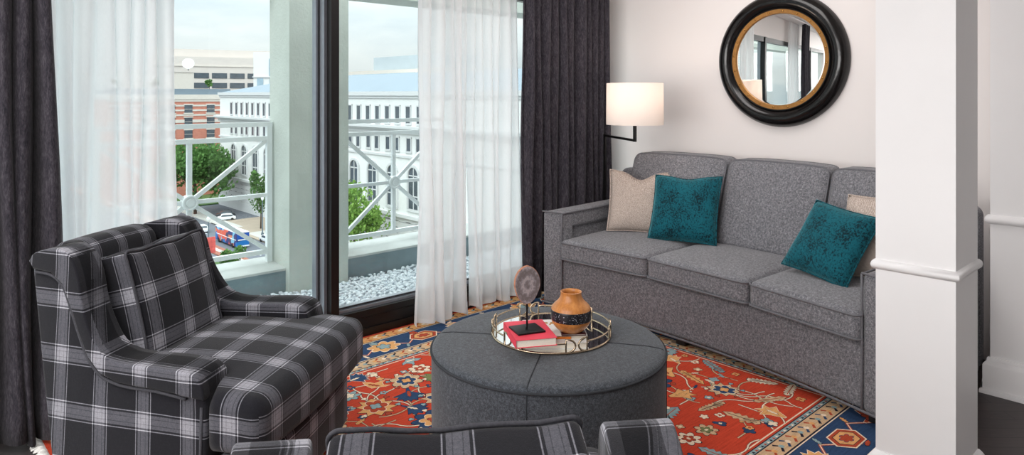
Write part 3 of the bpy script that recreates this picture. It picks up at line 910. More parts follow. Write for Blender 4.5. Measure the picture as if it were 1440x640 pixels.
# arms: inverted L of front post and top roll, with a recessed inner panel
def arm(sa, sb, inner):
    A = bpy.data.objects.new('arm', None); link(A, sofa)
    o, f, h = sofa_part('arm_post', sa, sb, .0, .115, .055, .60, .022, (3, 3, 8), M['sofa'], parent=A)
    o, f, h = sofa_part('arm_top', sa, sb-.003*(1 if sb > sa else -1), .05, .84, .497, .602, .030, (3, 14, 2), M['sofa'], parent=A)
    s2 = sb-.022*(1 if sb > sa else -1)
    o, f, h = sofa_part('arm_panel', sa, s2, .10, .84, .055, .52, .02, (2, 14, 6), M['sofa'], parent=A)
    b = MB()
    b.tube([Vector(SM(sb, t, .597))-so for t in [.0+.84*k/16 for k in range(17)]], .005, 6)
    b.tube([Vector(SM(sb, -.001, z))-so for z in (.06, .2, .35, .5, .597)], .005, 6)
    b.tube([Vector(SM(sa+(sb-sa)*k/4, -.001, .600))-so for k in range(5)], .005, 6)
    b.build('piping', M['sofaseam'], A)
arm(S_L, aL, 1); arm(S_R, aR, -1)
# seat cushions
gaps = [.838, .24, -.37, -.922]
for i in range(3):
    s0, s1 = gaps[i]-.004, gaps[i+1]+.004
    def fn(p, q):
        s, t, z = p
        z += .018*max(0, 1-q[0]**4)*max(0, 1-q[1]**4)*(1 if q[2] > 0 else .2)
        t -= .012*max(0, 1-q[0]**4)*(1 if q[1] < -.5 else 0)
        return (s, t, z)
    o, f, h = sofa_part('seat_cushion', s0, s1, -.022, .60, .328, .445, .028, (16, 12, 3), M['sofa'], fn)
    b = MB()
    for zz in (h[2]*.80, -h[2]*.80):
        lp = loop_rect(h[0]+.002, h[1]+.002, .03)
        b.tube([f(x, y, zz) for x, y in lp], .0055, 6, closed=True)
    b.build('piping', M['sofaseam'], o)
# back cushions, leaning back
bg = [.80, .175, -.425, -.94]
for i in range(3):
    s0, s1 = bg[i]-.006, bg[i+1]+.006
    def fn(p, q):
        s, t, z = p
        t += .17*(q[2]*.5+.5)
        t -= .035*max(0, 1-q[0]**2)*max(0, 1-q[2]**2)*(1 if q[1] < 0 else 0)
        z += .012*max(0, 1-q[0]**4)*(1 if q[2] > 0 else 0)
        return (s, t, z)
    o, f, h = sofa_part('back_cushion', s0, s1, .52, .68, .44, .915, .035, (16, 3, 14), M['sofa'], fn)
    b = MB()
    lp = loop_rect(h[0]-.004, h[2]-.004, .04)
    b.tube([f(x, -h[1]*.80, z) for x, z in lp], .0055, 6, closed=True)
    b.tube([f(x, h[1]*.80, z) for x, z in lp], .0055, 6, closed=True)
    b.build('piping', M['sofaseam'], o)
for s, t in ((.90, .07), (.06, .06), (-.96, .06), (.90, .85), (-.96, .85), (-.2, .85)):
    p0 = Vector(SM(s, t, 0))-so
    b = MB(); b.gbox((.028, .028, .0285), .006, (1, 1, 1), c=(p0.x, p0.y, .0305+.0128)); b.build('leg', M['legs'], sofa)

# throw pillows
def pillow(name, label, mat, cx, cy, zbot, size, nrm, tilt, roll, thick=.065, dent=0., group='throw pillows on the sofa'):
    n = 22; vs = []; fs = []; idx = {}
    def P(u, v, s):
        k = .055
        x = size/2*u*(1-k*(1-v*v)); y = size/2*v*(1-k*(1-u*u))
        e = (max(0, 1-u**4)*max(0, 1-v**4))**.62
        z = s*thick*e*(1+.10*math.sin(3.1*u+1.3)*math.cos(2.3*v))
        if dent: y -= dent*math.exp(-(u/.38)**2)*max(0, v)**2*1.0
        return (x, y, z)
    for s in (1, -1):
        for i in range(n+1):
            for j in range(n+1):
                edge = i in (0, n) or j in (0, n)
                key = (i, j, 0 if edge else s)
                if key not in idx:
                    idx[key] = len(vs); vs.append(P(-1+2*i/n, -1+2*j/n, s))
        for i in range(n):
            for j in range(n):
                q = [(i, j), (i+1, j), (i+1, j+1), (i, j+1)]
                ids = [idx[(a, c, 0 if (a in (0, n) or c in (0, n)) else s)] for a, c in q]
                fs.append(ids if s > 0 else ids[::-1])
    b = MB(); b.add(vs, fs)
    o = b.build(name, mat)
    nz = Vector((nrm[0], nrm[1], 0)).normalized()
    xax = Vector((0, 0, 1)).cross(nz)            # horizontal edge
    rot = Matrix((xax, Vector((0, 0, 1)), nz)).transposed()      # local x, y(up), z(normal)
    rot = rot @ Matrix.Rotation(-tilt, 3, 'X') @ Matrix.Rotation(roll, 3, 'Z')
    low = min((rot @ Vector(v)).z for v in vs)
    o.matrix_world = Matrix.Translation((cx, cy, zbot-low)) @ rot.to_4x4()
    b2 = MB(); lp = []
    for i in range(n): lp.append(P(-1+2*i/n, -1, 0))
    for i in range(n): lp.append(P(1, -1+2*i/n, 0))
    for i in range(n): lp.append(P(1-2*i/n, 1, 0))
    for i in range(n): lp.append(P(-1, 1-2*i/n, 0))
    b2.tube(lp, .004, 6, closed=True); b2.build('piping', mat, o)
    return tag(o, label, 'pillow', group)
pillow('throw_pillow', 'beige woven throw pillow in the sofa corner by the lamp, behind the teal one', M['beige'], 3.52, 2.60, .452, .385, (-.80, -.58), R(20), R(-2), .06, .05)
pillow('throw_pillow', 'teal velvet throw pillow leaning on the left seat beside the beige pillow', M['teal'], 3.49, 2.26, .452, .40, (-.97, -.24), R(25), R(2), .062, .015)
pillow('throw_pillow', 'beige throw pillow at the column end of the sofa', M['beige'], 3.40, 1.17, .452, .39, (-.95, .25), R(22), R(4), .06)
pillow('throw_pillow', 'teal velvet throw pillow leaning askew against the beige one near the column', M['teal'], 3.27, 1.34, .452, .36, (-.88, .22), R(34), R(-7), .062)

# ================================================================== OTTOMAN
ox, oy = 1.804, 1.736; OR, OZ = .415, .40
ott = thing('ottoman', 'round slate-grey upholstered ottoman carrying the tray', 'ottoman', (ox, oy, .0125))
b = MB()
prof = [(0, .03), (OR-.02, .03), (OR-.006, .036), (OR-.002, .06), (OR, .2), (OR, OZ-.02), (OR-.002, OZ-.010)]
b.lathe(prof, 96); b.build('body', M['ott'], ott, angle=60)
b = MB()
pr2 = [(OR-.002, OZ-.010)]+[(OR-.002-.028*(1-math.cos(a)), OZ-.010+.016*math.sin(a)) for a in [PI/2*k/6 for k in range(1, 7)]]+[(OR*.85, OZ+.010), (OR*.6, OZ+.012), (OR*.3, OZ+.012), (0, OZ+.012)]
b.lathe(pr2, 96); top = b.build('top', M['ott'], ott, angle=60)
b = MB()
b.tube([((OR+.001)*math.cos(2*PI*k/96), (OR+.001)*math.sin(2*PI*k/96), OZ-.012) for k in range(96)], .0045, 6, closed=True)
for a0 in (R(27), R(117), R(207), R(297)):
    def zt(r):
        for (r1, z1), (r0, z0) in zip(pr2, pr2[1:]):
            if r0 <= r <= r1: return z0+(z1-z0)*(r-r0)/max(1e-6, r1-r0)
        return OZ-.01
    a = a0+R(8)
    b.tube([(r*math.cos(a), r*math.sin(a), zt(r)+.0003) for r in [OR*(.02+.96*k/24) for k in range(25)]], .0022, 5)
    b.tube([((OR+.0005)*math.cos(a), (OR+.0005)*math.sin(a), z) for z in (.06, .2, .3, OZ-.016)], .002, 5)
b.build('seam', M['ottseam'], ott)
for k in range(4):
    b = MB(); a = PI/2*k+.5; b.lathe([(0, 0), (.02, 0), (.024, .032), (0, .032)], 16, (.33*math.cos(a), .33*math.sin(a), 0)); b.build('leg', M['legs'], ott)

# tray
tx, ty = c2r(.0561*2.555, 2.555); TZ = OZ+.012+.0125+.0008; TR = .2155
tray = thing('tray', 'round mirrored tray with a looped champagne metal gallery on the ottoman', 'tray', (tx, ty, TZ))
circ = lambda r, z, n=72: [(r*math.cos(2*PI*k/n), r*math.sin(2*PI*k/n), z) for k in range(n)]
b = MB(); b.lathe([(0, .0), (TR-.004, 0), (TR-.004, .005), (0, .005)], 72); b.build('mirror_plate', M['mirror'], tray, angle=40)
b = MB(); b.tube(circ(TR, .004), .0042, 8, closed=True); b.build('rim', M['champagne'], tray)
view = math.atan2(-ty, -tx)
pairs = [view+R(d) for d in (24, 84, 144, 204, 264, 322)]
hw = R(10.5)
for i, a in enumerate(pairs):
    b = MB()
    for sg in (-1, 1):
        # a D-shaped loop: straight side outwards, bow towards its twin
        pts = []
        ww, hh = R(9.6), .046
        for k in range(9):
            t = -PI/2+PI*k/8
            aa = a+sg*(R(1.0)+ww*(1-math.cos(t)*.95)); pts.append((TR*math.cos(aa), TR*math.sin(aa), .027+hh/2*math.sin(t)))
        aa = a+sg*(R(1.)+ww)
        b.tube(pts, .0035, 7, closed=True)
    b.build('loop', M['champagne'], tray)
for i, a in enumerate(pairs):
    a2 = pairs[(i+1) % 6]+(2*PI if i == 5 else 0)
    s, e = a+R(10.6), a2-R(10.6)
    b = MB(); b.tube([(TR*math.cos(s+(e-s)*k/14), TR*math.sin(s+(e-s)*k/14), .036) for k in range(15)], .0030, 7); b.build('rail', M['champagne'], tray)

# books
TB = TZ+.005
def book(name, label, ca, cd, z, w, l, t, ang, cover, group='books on the tray', hard=.002, pages=True):
    x, y = c2r(ca, cd)
    o = thing(name, label, 'book', (x, y, z), ang-(PI/2-ANG), group)
    b = MB()
    b.gbox((w/2, l/2, hard/2), .0008, (1, 1, 1), c=(0, 0, t-hard/2), seg=2)
    b.gbox((w/2, l/2, hard/2), .0008, (1, 1, 1), c=(0, 0, hard/2), seg=2)
    b.gbox((hard/2, l/2, t/2), .0008, (1, 1, 1), c=(-w/2+hard/2, 0, t/2), seg=2)
    b.build('cover', cover, o, angle=40)
    b = MB(); b.box(-w/2+.002, w/2-.004, -l/2+.004, l/2-.004, hard, t-hard); b.build('pages', M['paper'], o, smooth=False)
    return o
bA = book('book', 'large white hardback lying at the bottom of the tray pile', .135, 2.475, TB, .245, .19, .021, R(3), M['whitecover'])
bB = book('book', 'white book with gold lettering under the vase', .150, 2.495, TB+.0212, .215, .175, .015, R(3), M['whitecover'])
bC = book('book', 'thin maroon book directly beneath the wooden vase', .212, 2.455, TB+.0364, .085, .10, .007, R(2), M['maroon'])
bD = book('book', 'coral red hardback under the agate stand', +.060, 2.392, TB+.0364, .142, .192, .027, R(13), M['pink'])
# lettering on the white book
b = MB()
def strokes(mb, segs, ox_, oy_, sc, z, w=.006):
    for (x0, y0), (x1, y1) in segs: mb.bar((ox_+x0*sc, oy_+y0*sc, z), (ox_+x1*sc, oy_+y1*sc, z), w, .0006)
Pl = [((0, 0), (0, 1)), ((0, 1), (.55, .9)), ((.55, .9), (.55, .55)), ((.55, .55), (0, .5))]
Al = [((0, 0), (.35, 1)), ((.35, 1), (.7, 0)), ((.15, .4), (.55, .4))]
strokes(b, Pl, -.035, .028, .028, .0153); strokes(b, Al, -.012, .028, .028, .0153)
l_ = b.build('title_lettering', M['goldtext'], bB, smooth=False); l_['label'] = 'gold capital letters P and A'
b = MB(); b.box(-.02, .05, -.0878, -.0872, .003, .011); l_ = b.build('spine_print', M['orange'], bB, smooth=False); l_['label'] = 'orange print on the spine'

# agate slice on stand
ax_, ay_ = c2r(.0215*2.385, 2.385)
az = TB+.0364+.027+.0004
ag = thing('agate_ornament', 'grey agate slice on a black metal stand, on the coral red book', 'ornament', (ax_, ay_, az), -(PI/2-ANG))
b = MB(); b.gbox((.050, .045, .003), .0015, (1, 1, 1), c=(0, 0, .003), seg=2); o = b.build('base', M['blackmetal'], ag, angle=40); o.rotation_euler = (0, 0, R(22))
b = MB(); b.box(-.0032, .0032, -.0032, .0032, .005, .095); b.build('stem', M['blackmetal'], ag, smooth=False)
rn = random.Random(4)
outl = []
for k in range(40):
    t = 2*PI*k/40; r = 1.+.014*math.sin(3*t+1)+.008*math.sin(5*t)+rn.uniform(-.006, .006)
    xx = .0475*r*math.cos(t)*(1-.14*max(0, -math.sin(t))); zz = .066*r*math.sin(t); outl.append((xx, zz))
b = MB()
n = 40
def slab(mb, out, y0, y1, sc=1.):
    vs = [(x*sc, y0, z*sc) for x, z in out]+[(x*sc, y1, z*sc) for x, z in out]
    mb.add(vs, [tuple(range(n)), tuple(range(2*n-1, n-1, -1))]+[(i, (i+1) % n, n+(i+1) % n, n+i) for i in range(n)])
slab(b, outl, -.0062, .0062, .955); sl = b.build('agate_slice', M['agate'], ag, angle=40); sl.location = (0, 0, .155); sl.rotation_euler = (0, 0, R(20))
b = MB(); vs = []; fs = []
for k, (x, z) in enumerate(outl):
    for y, s in ((-.0060, .93), (-.0050, .985+rn.uniform(-.01, .01)), (0, 1.005+rn.uniform(-.015, .015)), (.0050, .985), (.0060, .93)): vs.append((x*s, y, z*s))
for k in range(n):
    k2 = (k+1) % n
    for q in range(4): fs.append((k*5+q, k2*5+q, k2*5+q+1, k*5+q+1))
b.add(vs, fs); ri = b.build('rind', M['rind'], ag); ri.location = (0, 0, .155); ri.rotation_euler = (0, 0, R(20))

# wooden vase
vx, vy = c2r((803-720)/F*2.44, 2.44)
vz = TB+.0364+.007+.0004
va = thing('vase', 'round honey wood vase with a speckled black band', 'vase', (vx, vy, vz))
def vr(z):
    pts = [(0, .036), (.008, .046), (.022, .058), (.036, .0655), (.052, .0690), (.066, .0690), (.084, .0685), (.096, .0640), (.106, .0560), (.116, .0460), (.126, .0395), (.136, .0360), (.146, .0350), (.152, .0362)]
    for (a, ra), (c, rc) in zip(pts, pts[1:]):
        if a <= z <= c: return ra+(rc-ra)*(z-a)/(c-a)
    return pts[-1][1]
VS = .90
Zs = [.152*k/40 for k in range(41)]
lower = [(0, 0)]+[(vr(z), z) for z in Zs if z <= .0451]+[(vr(.046), .046)]
band = [(vr(.046), .046)]+[(vr(z), z) for z in Zs if .046 < z < .086]+[(vr(.086), .086)]
upper = [(vr(.086), .086)]+[(vr(z), z) for z in Zs if z > .0865]+[(.0335, .1535), (.030, .151), (.0285, .14), (.034, .12), (.03, .10), (0, .098)]
for nm, pr_, mt in (('body', lower, M['oak']), ('band', band, M['speckle']), ('neck', upper, M['oak'])):
    b = MB(); b.lathe([(r*1.03, z*VS) for r, z in pr_], 48); o = b.build(nm, mt, va, angle=50)
    if nm == 'band': o['label'] = 'black speckled band'

# ================================================================== PLAID ARMCHAIRS
def make_chair(label):
    t = thing('armchair', label, 'armchair', group='plaid armchairs around the ottoman')
    def outx(x, y, z):     # sides draw in towards the back and towards the top
        k = max(0., min(1., (.0-y)/.6))
        return (x*(1-.265*k*(.35+.65*min(1, z/.8))), y, z)
    top_curve = [(-.625, .792), (-.605, .816), (-.56, .830), (-.49, .838), (-.442, .815), (-.408, .756), (-.388, .680), (-.354, .610), (-.312, .556), (-.255, .534), (-.19, .530), (-.08, .532), (0., .530), (.035, .520), (.055, .498), (.062, .465)]
    top_curve = [(y*.945 if y < 0 else y, z) for y, z in top_curve]
    tc = [tuple(p[:2]) for p in smooth_path([(y, z, 0) for y, z in top_curve], 4)]
    sideline = [(-.445, .07)]+[(-.47, .20), (-.525, .47), (-.585, .76)]+tc+[(.060, .40), (.056, .25), (.05, .07)]
    for sg in (-1, 1):
        A = bpy.data.objects.new('side', None); link(A, t)
        b = MB(); x0, x1 = sg*.262, sg*.362
        add_prism(b, sideline, x0, x1, .022, 3, 'side', f=outx); b.build('side_panel', M['plaid'], A, angle=50)
        # arm roll that sweeps from the wing down to the front
        band = tc+[(.060, .455), (-.010, .462), (-.03, .466), (-.10, .470), (-.17, .470), (-.235, .474), (-.295, .492), (-.342, .535), (-.380, .600), (-.414, .672), (-.450, .735), (-.50, .765), (-.570, .770)]
        b = MB(); add_prism(b, band, sg*.25, sg*.378, .030, 4, 'side', f=outx); b.build('arm_roll', M['plaid'], A, angle=60)
        b = MB()
        path = [(-.566, .760), (-.50, .755), (-.452, .725), (-.418, .664), (-.383, .592), (-.345, .526), (-.296, .482), (-.235, .465), (-.17, .461), (-.10, .461), (.0, .452)]
        pp = smooth_path([Vector(outx(sg*.366, y, z)) for y, z in path], 4)
        b.tube(pp, .005, 6)
        b.tube([Vector(outx(sg*.362, y, z)) for y, z in ((.045, .43), (.042, .3), (.038, .08))], .0045, 6)
        b.build('piping', M['plaidseam'], A)
    # inside back
    def fb(x, y, z):
        q = (z/.56)*.5+.5          # 0..1 height
        return (x*(1.0-.03*q), y-.155*q, z)
    b = MB(); b.gbox((.245, .058, .355), .045, (12, 3, 12), lambda x, y, z: (x*(1-.235*(z/.355*.5+.5)), y-.130*(z/.355*.5+.5), z+.006*(1-(x/.262)**2)*(1 if z > .3 else 0)), c=(0, -.428, .470), uvmode='wall'); b.build('back', M['plaid'], t)
    # base
    b = MB(); b.gbox((.268, .31, .11), .02, (8, 8, 3), lambda x, y, z: (x*(1-.10*(.5-y/.62)), y, z), c=(0, -.125, .180), uvmode='wall'); b.build('base', M['plaid'], t)
    b = MB(); b.gbox((.345, .060, .107), .035, (12, 2, 3), lambda x, y, z: (x, y-.025*(x/.345)**2, z), c=(0, .145, .180), uvmode='wall'); b.build('front_rail', M['plaid'], t)
    # T-shaped seat cushion
    def fs(x, y, z):
        yy = y+.25                       # 0 at back .. .5
        k = max(0., min(1., (y-.100)/.05)); k = k*k*(3-2*k)
        w = .252+(.378-.252)*k
        xx = x/.378*w
        u, v = xx/.378, y/.30
        zz = z+(.032 if z > 0 else -.004)*(1-u*u)*(1-v*v*.8)
        yy = y+.022*(1-u*u)*max(0, min(1, y/.2))
        zz -= .012*(max(0, v)**4)
        return (xx, yy, zz)
    def fuv(x, y, z):
        k = max(0., min(1., (y-.100)/.05)); k = k*k*(3-2*k)
        return (x/.378*(.252+.126*k), y, z)
    b = MB(); b.gbox((.378, .30, .082), .040, (22, 28, 3), fs, c=(0, -.070, .388), uvmode='seat', uvf=fuv); sc_ = b.build('seat_cushion', M['plaid'], t)
    b = MB()
    # back pillow: boxed cushion leaning on the back
    P = bpy.data.objects.new('back_pillow', None)
    def fp(x, y, z):
        u, v = x/.198, z/.186
        yy = y*(1+.30*(1-u*u)*(1-v*v)); zz = z*(1-.05*(1-u*u)*(1 if z > 0 else -.3))
        return (x*(1-.05*(1-v*v)), yy, zz+.003*math.sin(7*u)*(1 if z > .1 else 0))
    b.gbox((.198, .066, .186), .022, (14, 4, 14), fp, uvmode='wall'); po = b.build('back_pillow', M['plaid'], t)
    po.location = (0.0, -.342, .616); po.rotation_euler = (R(14), R(0), R(0))
    b = MB()
    lp = loop_rect(.198, .186, .02)
    for yy in (-.06, .06): b.tube([fp(x*1.0, yy, z*1.0) for x, z in lp], .0045, 6, closed=True)
    b.build('piping', M['plaidseam'], po)
    for x, y in ((.29, .13), (-.29, .13), (.22, -.40), (-.22, -.40)):
        b = MB(); b.gbox((.022, .022, .038), .004, (1, 1, 1), c=(x, y, .0385+.0128), seg=2); b.build('leg', M['legs'], t)
    return t
ch1 = make_chair('plaid armchair by the window curtains, seen from its side')
fx, fy = c2r(.985, -.17); ch1.location = (*c2r(-.845, 2.30), 0.); ch1.rotation_euler = (0, 0, math.atan2(fy, fx)-PI/2)
ch2 = copy_tree(ch1)
ch2['label'] = 'plaid armchair in the foreground seen from behind, only its pillow and wings showing'
fx, fy = c2r(-.12, .993); ch2.location = (*c2r(-.125, 1.41), 0.); ch2.rotation_euler = (0, 0, math.atan2(fy, fx)-PI/2)

for ch_ in ch2.children:
    if ch_.name.startswith('back_pillow'): ch_.location.z -= .022      # this loose cushion has slumped a little

# ================================================================== MIRROR
MY, MZ = 1.94, 1.509
mir = thing('wall_mirror', 'round convex-framed black mirror with a gold studded ring above the sofa', 'mirror', (XW, MY, MZ))
b = MB()
pf = [(.402, 0), (.404, .012), (.398, .030), (.384, .050), (.362, .062), (.340, .062), (.322, .052), (.312, .040), (.306, .036), (.304, .045), (.300, .045), (.298, .030)]
b.lathe(pf, 96, axis='x'); b.build('frame', M['lacquer'], mir, angle=50)
b = MB(); b.lathe([(.300, .034), (.298, .043), (.275, .041), (.272, .034), (.272, .026)], 96, axis='x'); o = b.build('gold_ring', M['gold'], mir, angle=40); o['label'] = 'gold ring with round studs'
for k in range(20):
    a = 2*PI*k/20+.1; b = MB()
    b.lathe([(.0062, 0), (.0058, .003), (.0035, .0055), (0, .0065)], 10, (-.041, .2865*math.cos(a), .2865*math.sin(a)), axis='x'); b.build('stud', M['brass'], mir)
b = MB(); b.lathe([(.274, .0308), (.264, .0320), (0, .0320)], 96, axis='x'); b.build('mirror_glass', M['mirror'], mir, angle=10)
b = MB(); b.lathe([(0, 0), (.39, 0), (.39, .02), (0, .026)], 64, axis='x'); b.build('backing', M['lacquer'], mir, angle=40)

# ================================================================== FLOOR LAMP
px_, py_ = 3.70, 3.022; lx, ly = 3.43, 2.57; ZA = 1.022
la = thing('floor_lamp', 'black swing-arm floor lamp with a white drum shade beside the sofa', 'lamp', (px_, py_, 0))
b = MB(); b.lathe([(0, 0), (.11, 0), (.11, .012), (.02, .018), (0, .018)], 40, (0, 0, .0)); b.v = [(x+.03, y-.02, z) for x, y, z in b.v]; b.build('base', M['blackmetal'], la, angle=40)
b = MB(); b.box(-.008, .008, -.008, .008, .016, ZA+.008); b.build('pole', M['blackmetal'], la, smooth=False)
dx, dy = lx-px_, ly-py_
b = MB(); b.bar((0, 0, ZA), (dx, dy, ZA), .014, .014); b.build('arm', M['blackmetal'], la, smooth=False)
b = MB(); b.box(dx-.008, dx+.008, dy-.008, dy+.008, ZA-.008, 1.22); b.build('riser', M['blackmetal'], la, smooth=False)
SRr = .172
b = MB()
b.lathe([(SRr, 1.118), (SRr, 1.18), (SRr-.001, 1.30), (SRr-.002, 1.369), (SRr-.004, 1.369), (SRr-.003, 1.30), (SRr-.002, 1.18), (SRr-.002, 1.118), (SRr, 1.118)], 64, (dx, dy, 0)); sh = b.build('lamp_shade', M['shade'], la, angle=40)
b = MB(); 
for k in range(3):
    a = 2*PI*k/3; b.bar((dx, dy, 1.20), (dx+(SRr-.003)*math.cos(a), dy+(SRr-.003)*math.sin(a), 1.20), .003, .003)
b.build('shade_spider', M['blackmetal'], la, smooth=False)
b = MB(); b.lathe([(0, 1.215), (.014, 1.22), (.016, 1.235), (.03, 1.265), (.03, 1.28), (.02, 1.30), (0, 1.308)], 20, (dx, dy, 0)); b.build('bulb', M['bulb'], la)

# ================================================================== OUTSIDE
G = -29.
b = MB(); b.box(-120, 600, 40, 700, G-1., G); struct(b, 'ground_street', M['asphalt'], label='grey asphalt street far below the balcony', cat='street')
b = MB(); b.box(60.5, 73, 40, 168, G, G+.18); struct(b, 'ground_plaza', M['pave'], label='tan paved plaza in front of the white building', cat='pavement')
b = MB(); b.box(61.5, 66, 40, 150, G+.18, G+.2); b.box(60.5, 64.0, 158, 240, G, G+.2); struct(b, 'path_plaza', M['pavewhite'])
b = MB(); b.box(49.2, 52.2, 60, 260, G, G+.2); struct(b, 'kerb_median', M['medbrick'], label='brick paved median strip beside the bus', cat='median')
b = MB(); b.box(50.3, 51.2, 60, 260, G+.2, G+.22); struct(b, 'path_median', M['pavewhite'])
b = MB(); b.box(64, 90, 196, 300, G, G+.3); b.box(36, 47, 60, 140, G, G+.3); struct(b, 'ground_lawn', M['grass'])
b = MB()
for k in range(10): b.box(55.2, 55.4, 100+k*14, 104+k*14, G, G+.02)
struct(b, 'road_markings', M['carwhite'])

# ---- white classical building
wb = thing('white_building', 'long white stone building with arched windows across the street', 'building', (91, 128, G))
wx, wy = 91, 128
FXm = 73.
def W(mb, x0, x1, y0, y1, z0, z1, mi=0): mb.box(x0-wx, x1-wx, y0-wy, y1-wy, z0-G, z1-G, mi)
b = MB(); W(b, FXm, 109, 60, 196, G, 1.1); b.build('body', M['stone'], wb, smooth=False)
b = MB()
W(b, FXm-.5, 109.5, 59.5, 196.5, 1.1, 1.9); W(b, FXm-.25, 109.2, 59.8, 196.2, .6, 1.1)
b.build('parapet', M['stone2'], wb, smooth=False)
b = MB()
W(b, FXm-1.3, 110, 59, 197.3, -4.95, -4.45); W(b, FXm-.9, 110, 59.3, 196.9, -5.3, -4.95); W(b, FXm-.4, 110, 59.6, 196.4, -5.9, -5.3)
b.build('cornice', M['stone2'], wb, smooth=False)
b = MB()
W(b, FXm-.7, 110, 59.3, 196.7, -21.2, -20.6); W(b, FXm-.35, 110, 59.6, 196.35, -29, -26.6); W(b, FXm-.25, 110, 59.7, 196.25, -10.3, -9.9)
for k in range(5): W(b, FXm-.18, 110, 59.8, 196.2, -26.5+k*1.1, -25.55+k*1.1)
b.build('ledge', M['stone2'], wb, smooth=False)
# hipped roof
b = MB()
zr0, zr1 = 1.9, 6.2
b.add([(FXm+.2-wx, 60.2-wy, zr0-G), (108.8-wx, 60.2-wy, zr0-G), (108.8-wx, 195.8-wy, zr0-G), (FXm+.2-wx, 195.8-wy, zr0-G), (91-wx, 76-wy, zr1-G), (91-wx, 180-wy, zr1-G)],
      [(0, 1, 4), (1, 2, 5, 4), (2, 3, 5), (3, 0, 4, 5), (0, 3, 2, 1)])
b.build('roof', M['roofgrey'], wb, smooth=False)
def win_rect(y, w, z0, z1):
    b = MB(); W(b, FXm-.06, FXm+.1, y-w/2, y+w/2, z0, z1, 0)
    W(b, FXm-.16, FXm-.04, y-w/2-.22, y-w/2, z0-.2, z1+.25, 1); W(b, FXm-.16, FXm-.04, y+w/2, y+w/2+.22, z0-.2, z1+.25, 1); W(b, FXm-.22, FXm-.04, y-w/2-.3, y+w/2+.3, z0-.35, z0-.05, 1)
    W(b, FXm-.18, FXm-.04, y-w/2-.22, y+w/2+.22, z1, z1+.25, 1)
    b.build('window', [M['winglass'], M['stone2']], wb, smooth=False)
def win_arch(y, w, z0, z1):
    r = w/2; zc = z1-r
    pl = [(y-r-wy, z0-G), (y+r-wy, z0-G)]+[(y+r*math.cos(PI*k/10)-wy, zc+r*math.sin(PI*k/10)-G) for k in range(11)]
    b = MB(); add_prism(b, pl, FXm-.06-wx, FXm+.1-wx, 0)
    b2 = MB()
    arc = [(FXm-.12-wx, y+(r+.25)*math.cos(PI*k/12)-wy, zc+(r+.25)*math.sin(PI*k/12)-G) for k in range(13)]
    arc = [(FXm-.12-wx, y+r+.25-wy, z0-G)]+arc+[(FXm-.12-wx, y-r-.25-wy, z0-G)]
    b.m = [0]*len(b.m)
    for p, q in zip(arc, arc[1:]): b.bar(p, q, .45, .35, 1, up=(1, 0, 0))
    W(b, FXm-.14, FXm-.05, y-.09, y+.09, z0, z1, 1); W(b, FXm-.14, FXm-.05, y-r, y+r, zc-.1, zc+.1, 1); W(b, FXm-.13, FXm-.05, y-r, y+r, z0+2.2, z0+2.4, 1)
    W(b, FXm-.3, FXm-.04, y-r-.4, y+r+.4, z0-.5, z0-.05, 1)
    b.build('arched_window', [M['winglass'], M['stone2']], wb, smooth=False)
for k in range(13):
    yc = 103.7+6.86*k
    for s in (-1, 1):
        win_rect(yc+s*1.715, 1.35, -3.9, -.9); win_rect(yc+s*1.5, 1.25, -9.0, -6.7); win_rect(yc+s*1.5, 1.1, -25.6, -22.2)
    win_arch(yc, 3.0, -19.4, -11.9)

# ---- red brick building beyond
def block(name, label, x0, y0, w, d, z0, z1, rot, mat):
    t = thing(name, label, 'building', (x0, y0, z0), rot)
    b = MB(); b.box(0, w, 0, d, 0, z1-z0); b.build('body', mat, t, smooth=False)
    return t
rot = R(-6)
rb = block('brick_building', 'red brick office block with stone bands beyond the white building', 50.5, 218., 34., 30, G, .8, rot, M['brick'])
hb = .8-G
b = MB()
b.box(-.3, 34.3, -.35, 30, hb-.9, hb+.5); b.box(-.12, 34, -.15, .1, hb-7.8, hb-6.9); b.box(-.12, 34, -.15, .1, hb-1.6, hb-.9)
b.box(-.1, 34, -.12, .1, hb-3.0, hb-2.5); b.box(-.1, 34, -.12, .1, hb-4.4, hb-3.9); b.box(-.1, 34, -.12, .1, hb-5.8, hb-5.3)
b.build('stone_band', M['limestone'], rb, smooth=False)
b = MB(); b.box(.5, 33, 1, 29, hb+.5, hb+2.2); b.build('roof', M['roofgrey'], rb, smooth=False)
for row in range(6):
    z1 = hb-2.6-row*3.72
    for xc, w in ((2.2, .9), (9.6, 2.2), (14.2, 1.75), (16.3, 1.75), (20.8, 2.2), (27, 2.2), (31, 1.6)):
        b = MB(); b.box(xc-w/2, xc+w/2, -.16, .1, z1-2.3, z1, 0); b.box(xc-w/2-.25, xc+w/2+.25, -.28, .05, z1-2.65, z1-2.3, 1); b.box(xc-w/2-.2, xc+w/2+.2, -.22, .05, z1, z1+.35, 1)
        b.box(xc-w/2, xc+w/2, -.2, .0, z1-1.25, z1-1.15, 1)
        b.build('window', [M['winglass'], M['limestone']], rb, smooth=False)
    b = MB(); b.box(13.1, 17.4, -.14, .02, z1-3.7, z1-2.3); b.build('bay_panel', M['limestone'], rb, smooth=False)
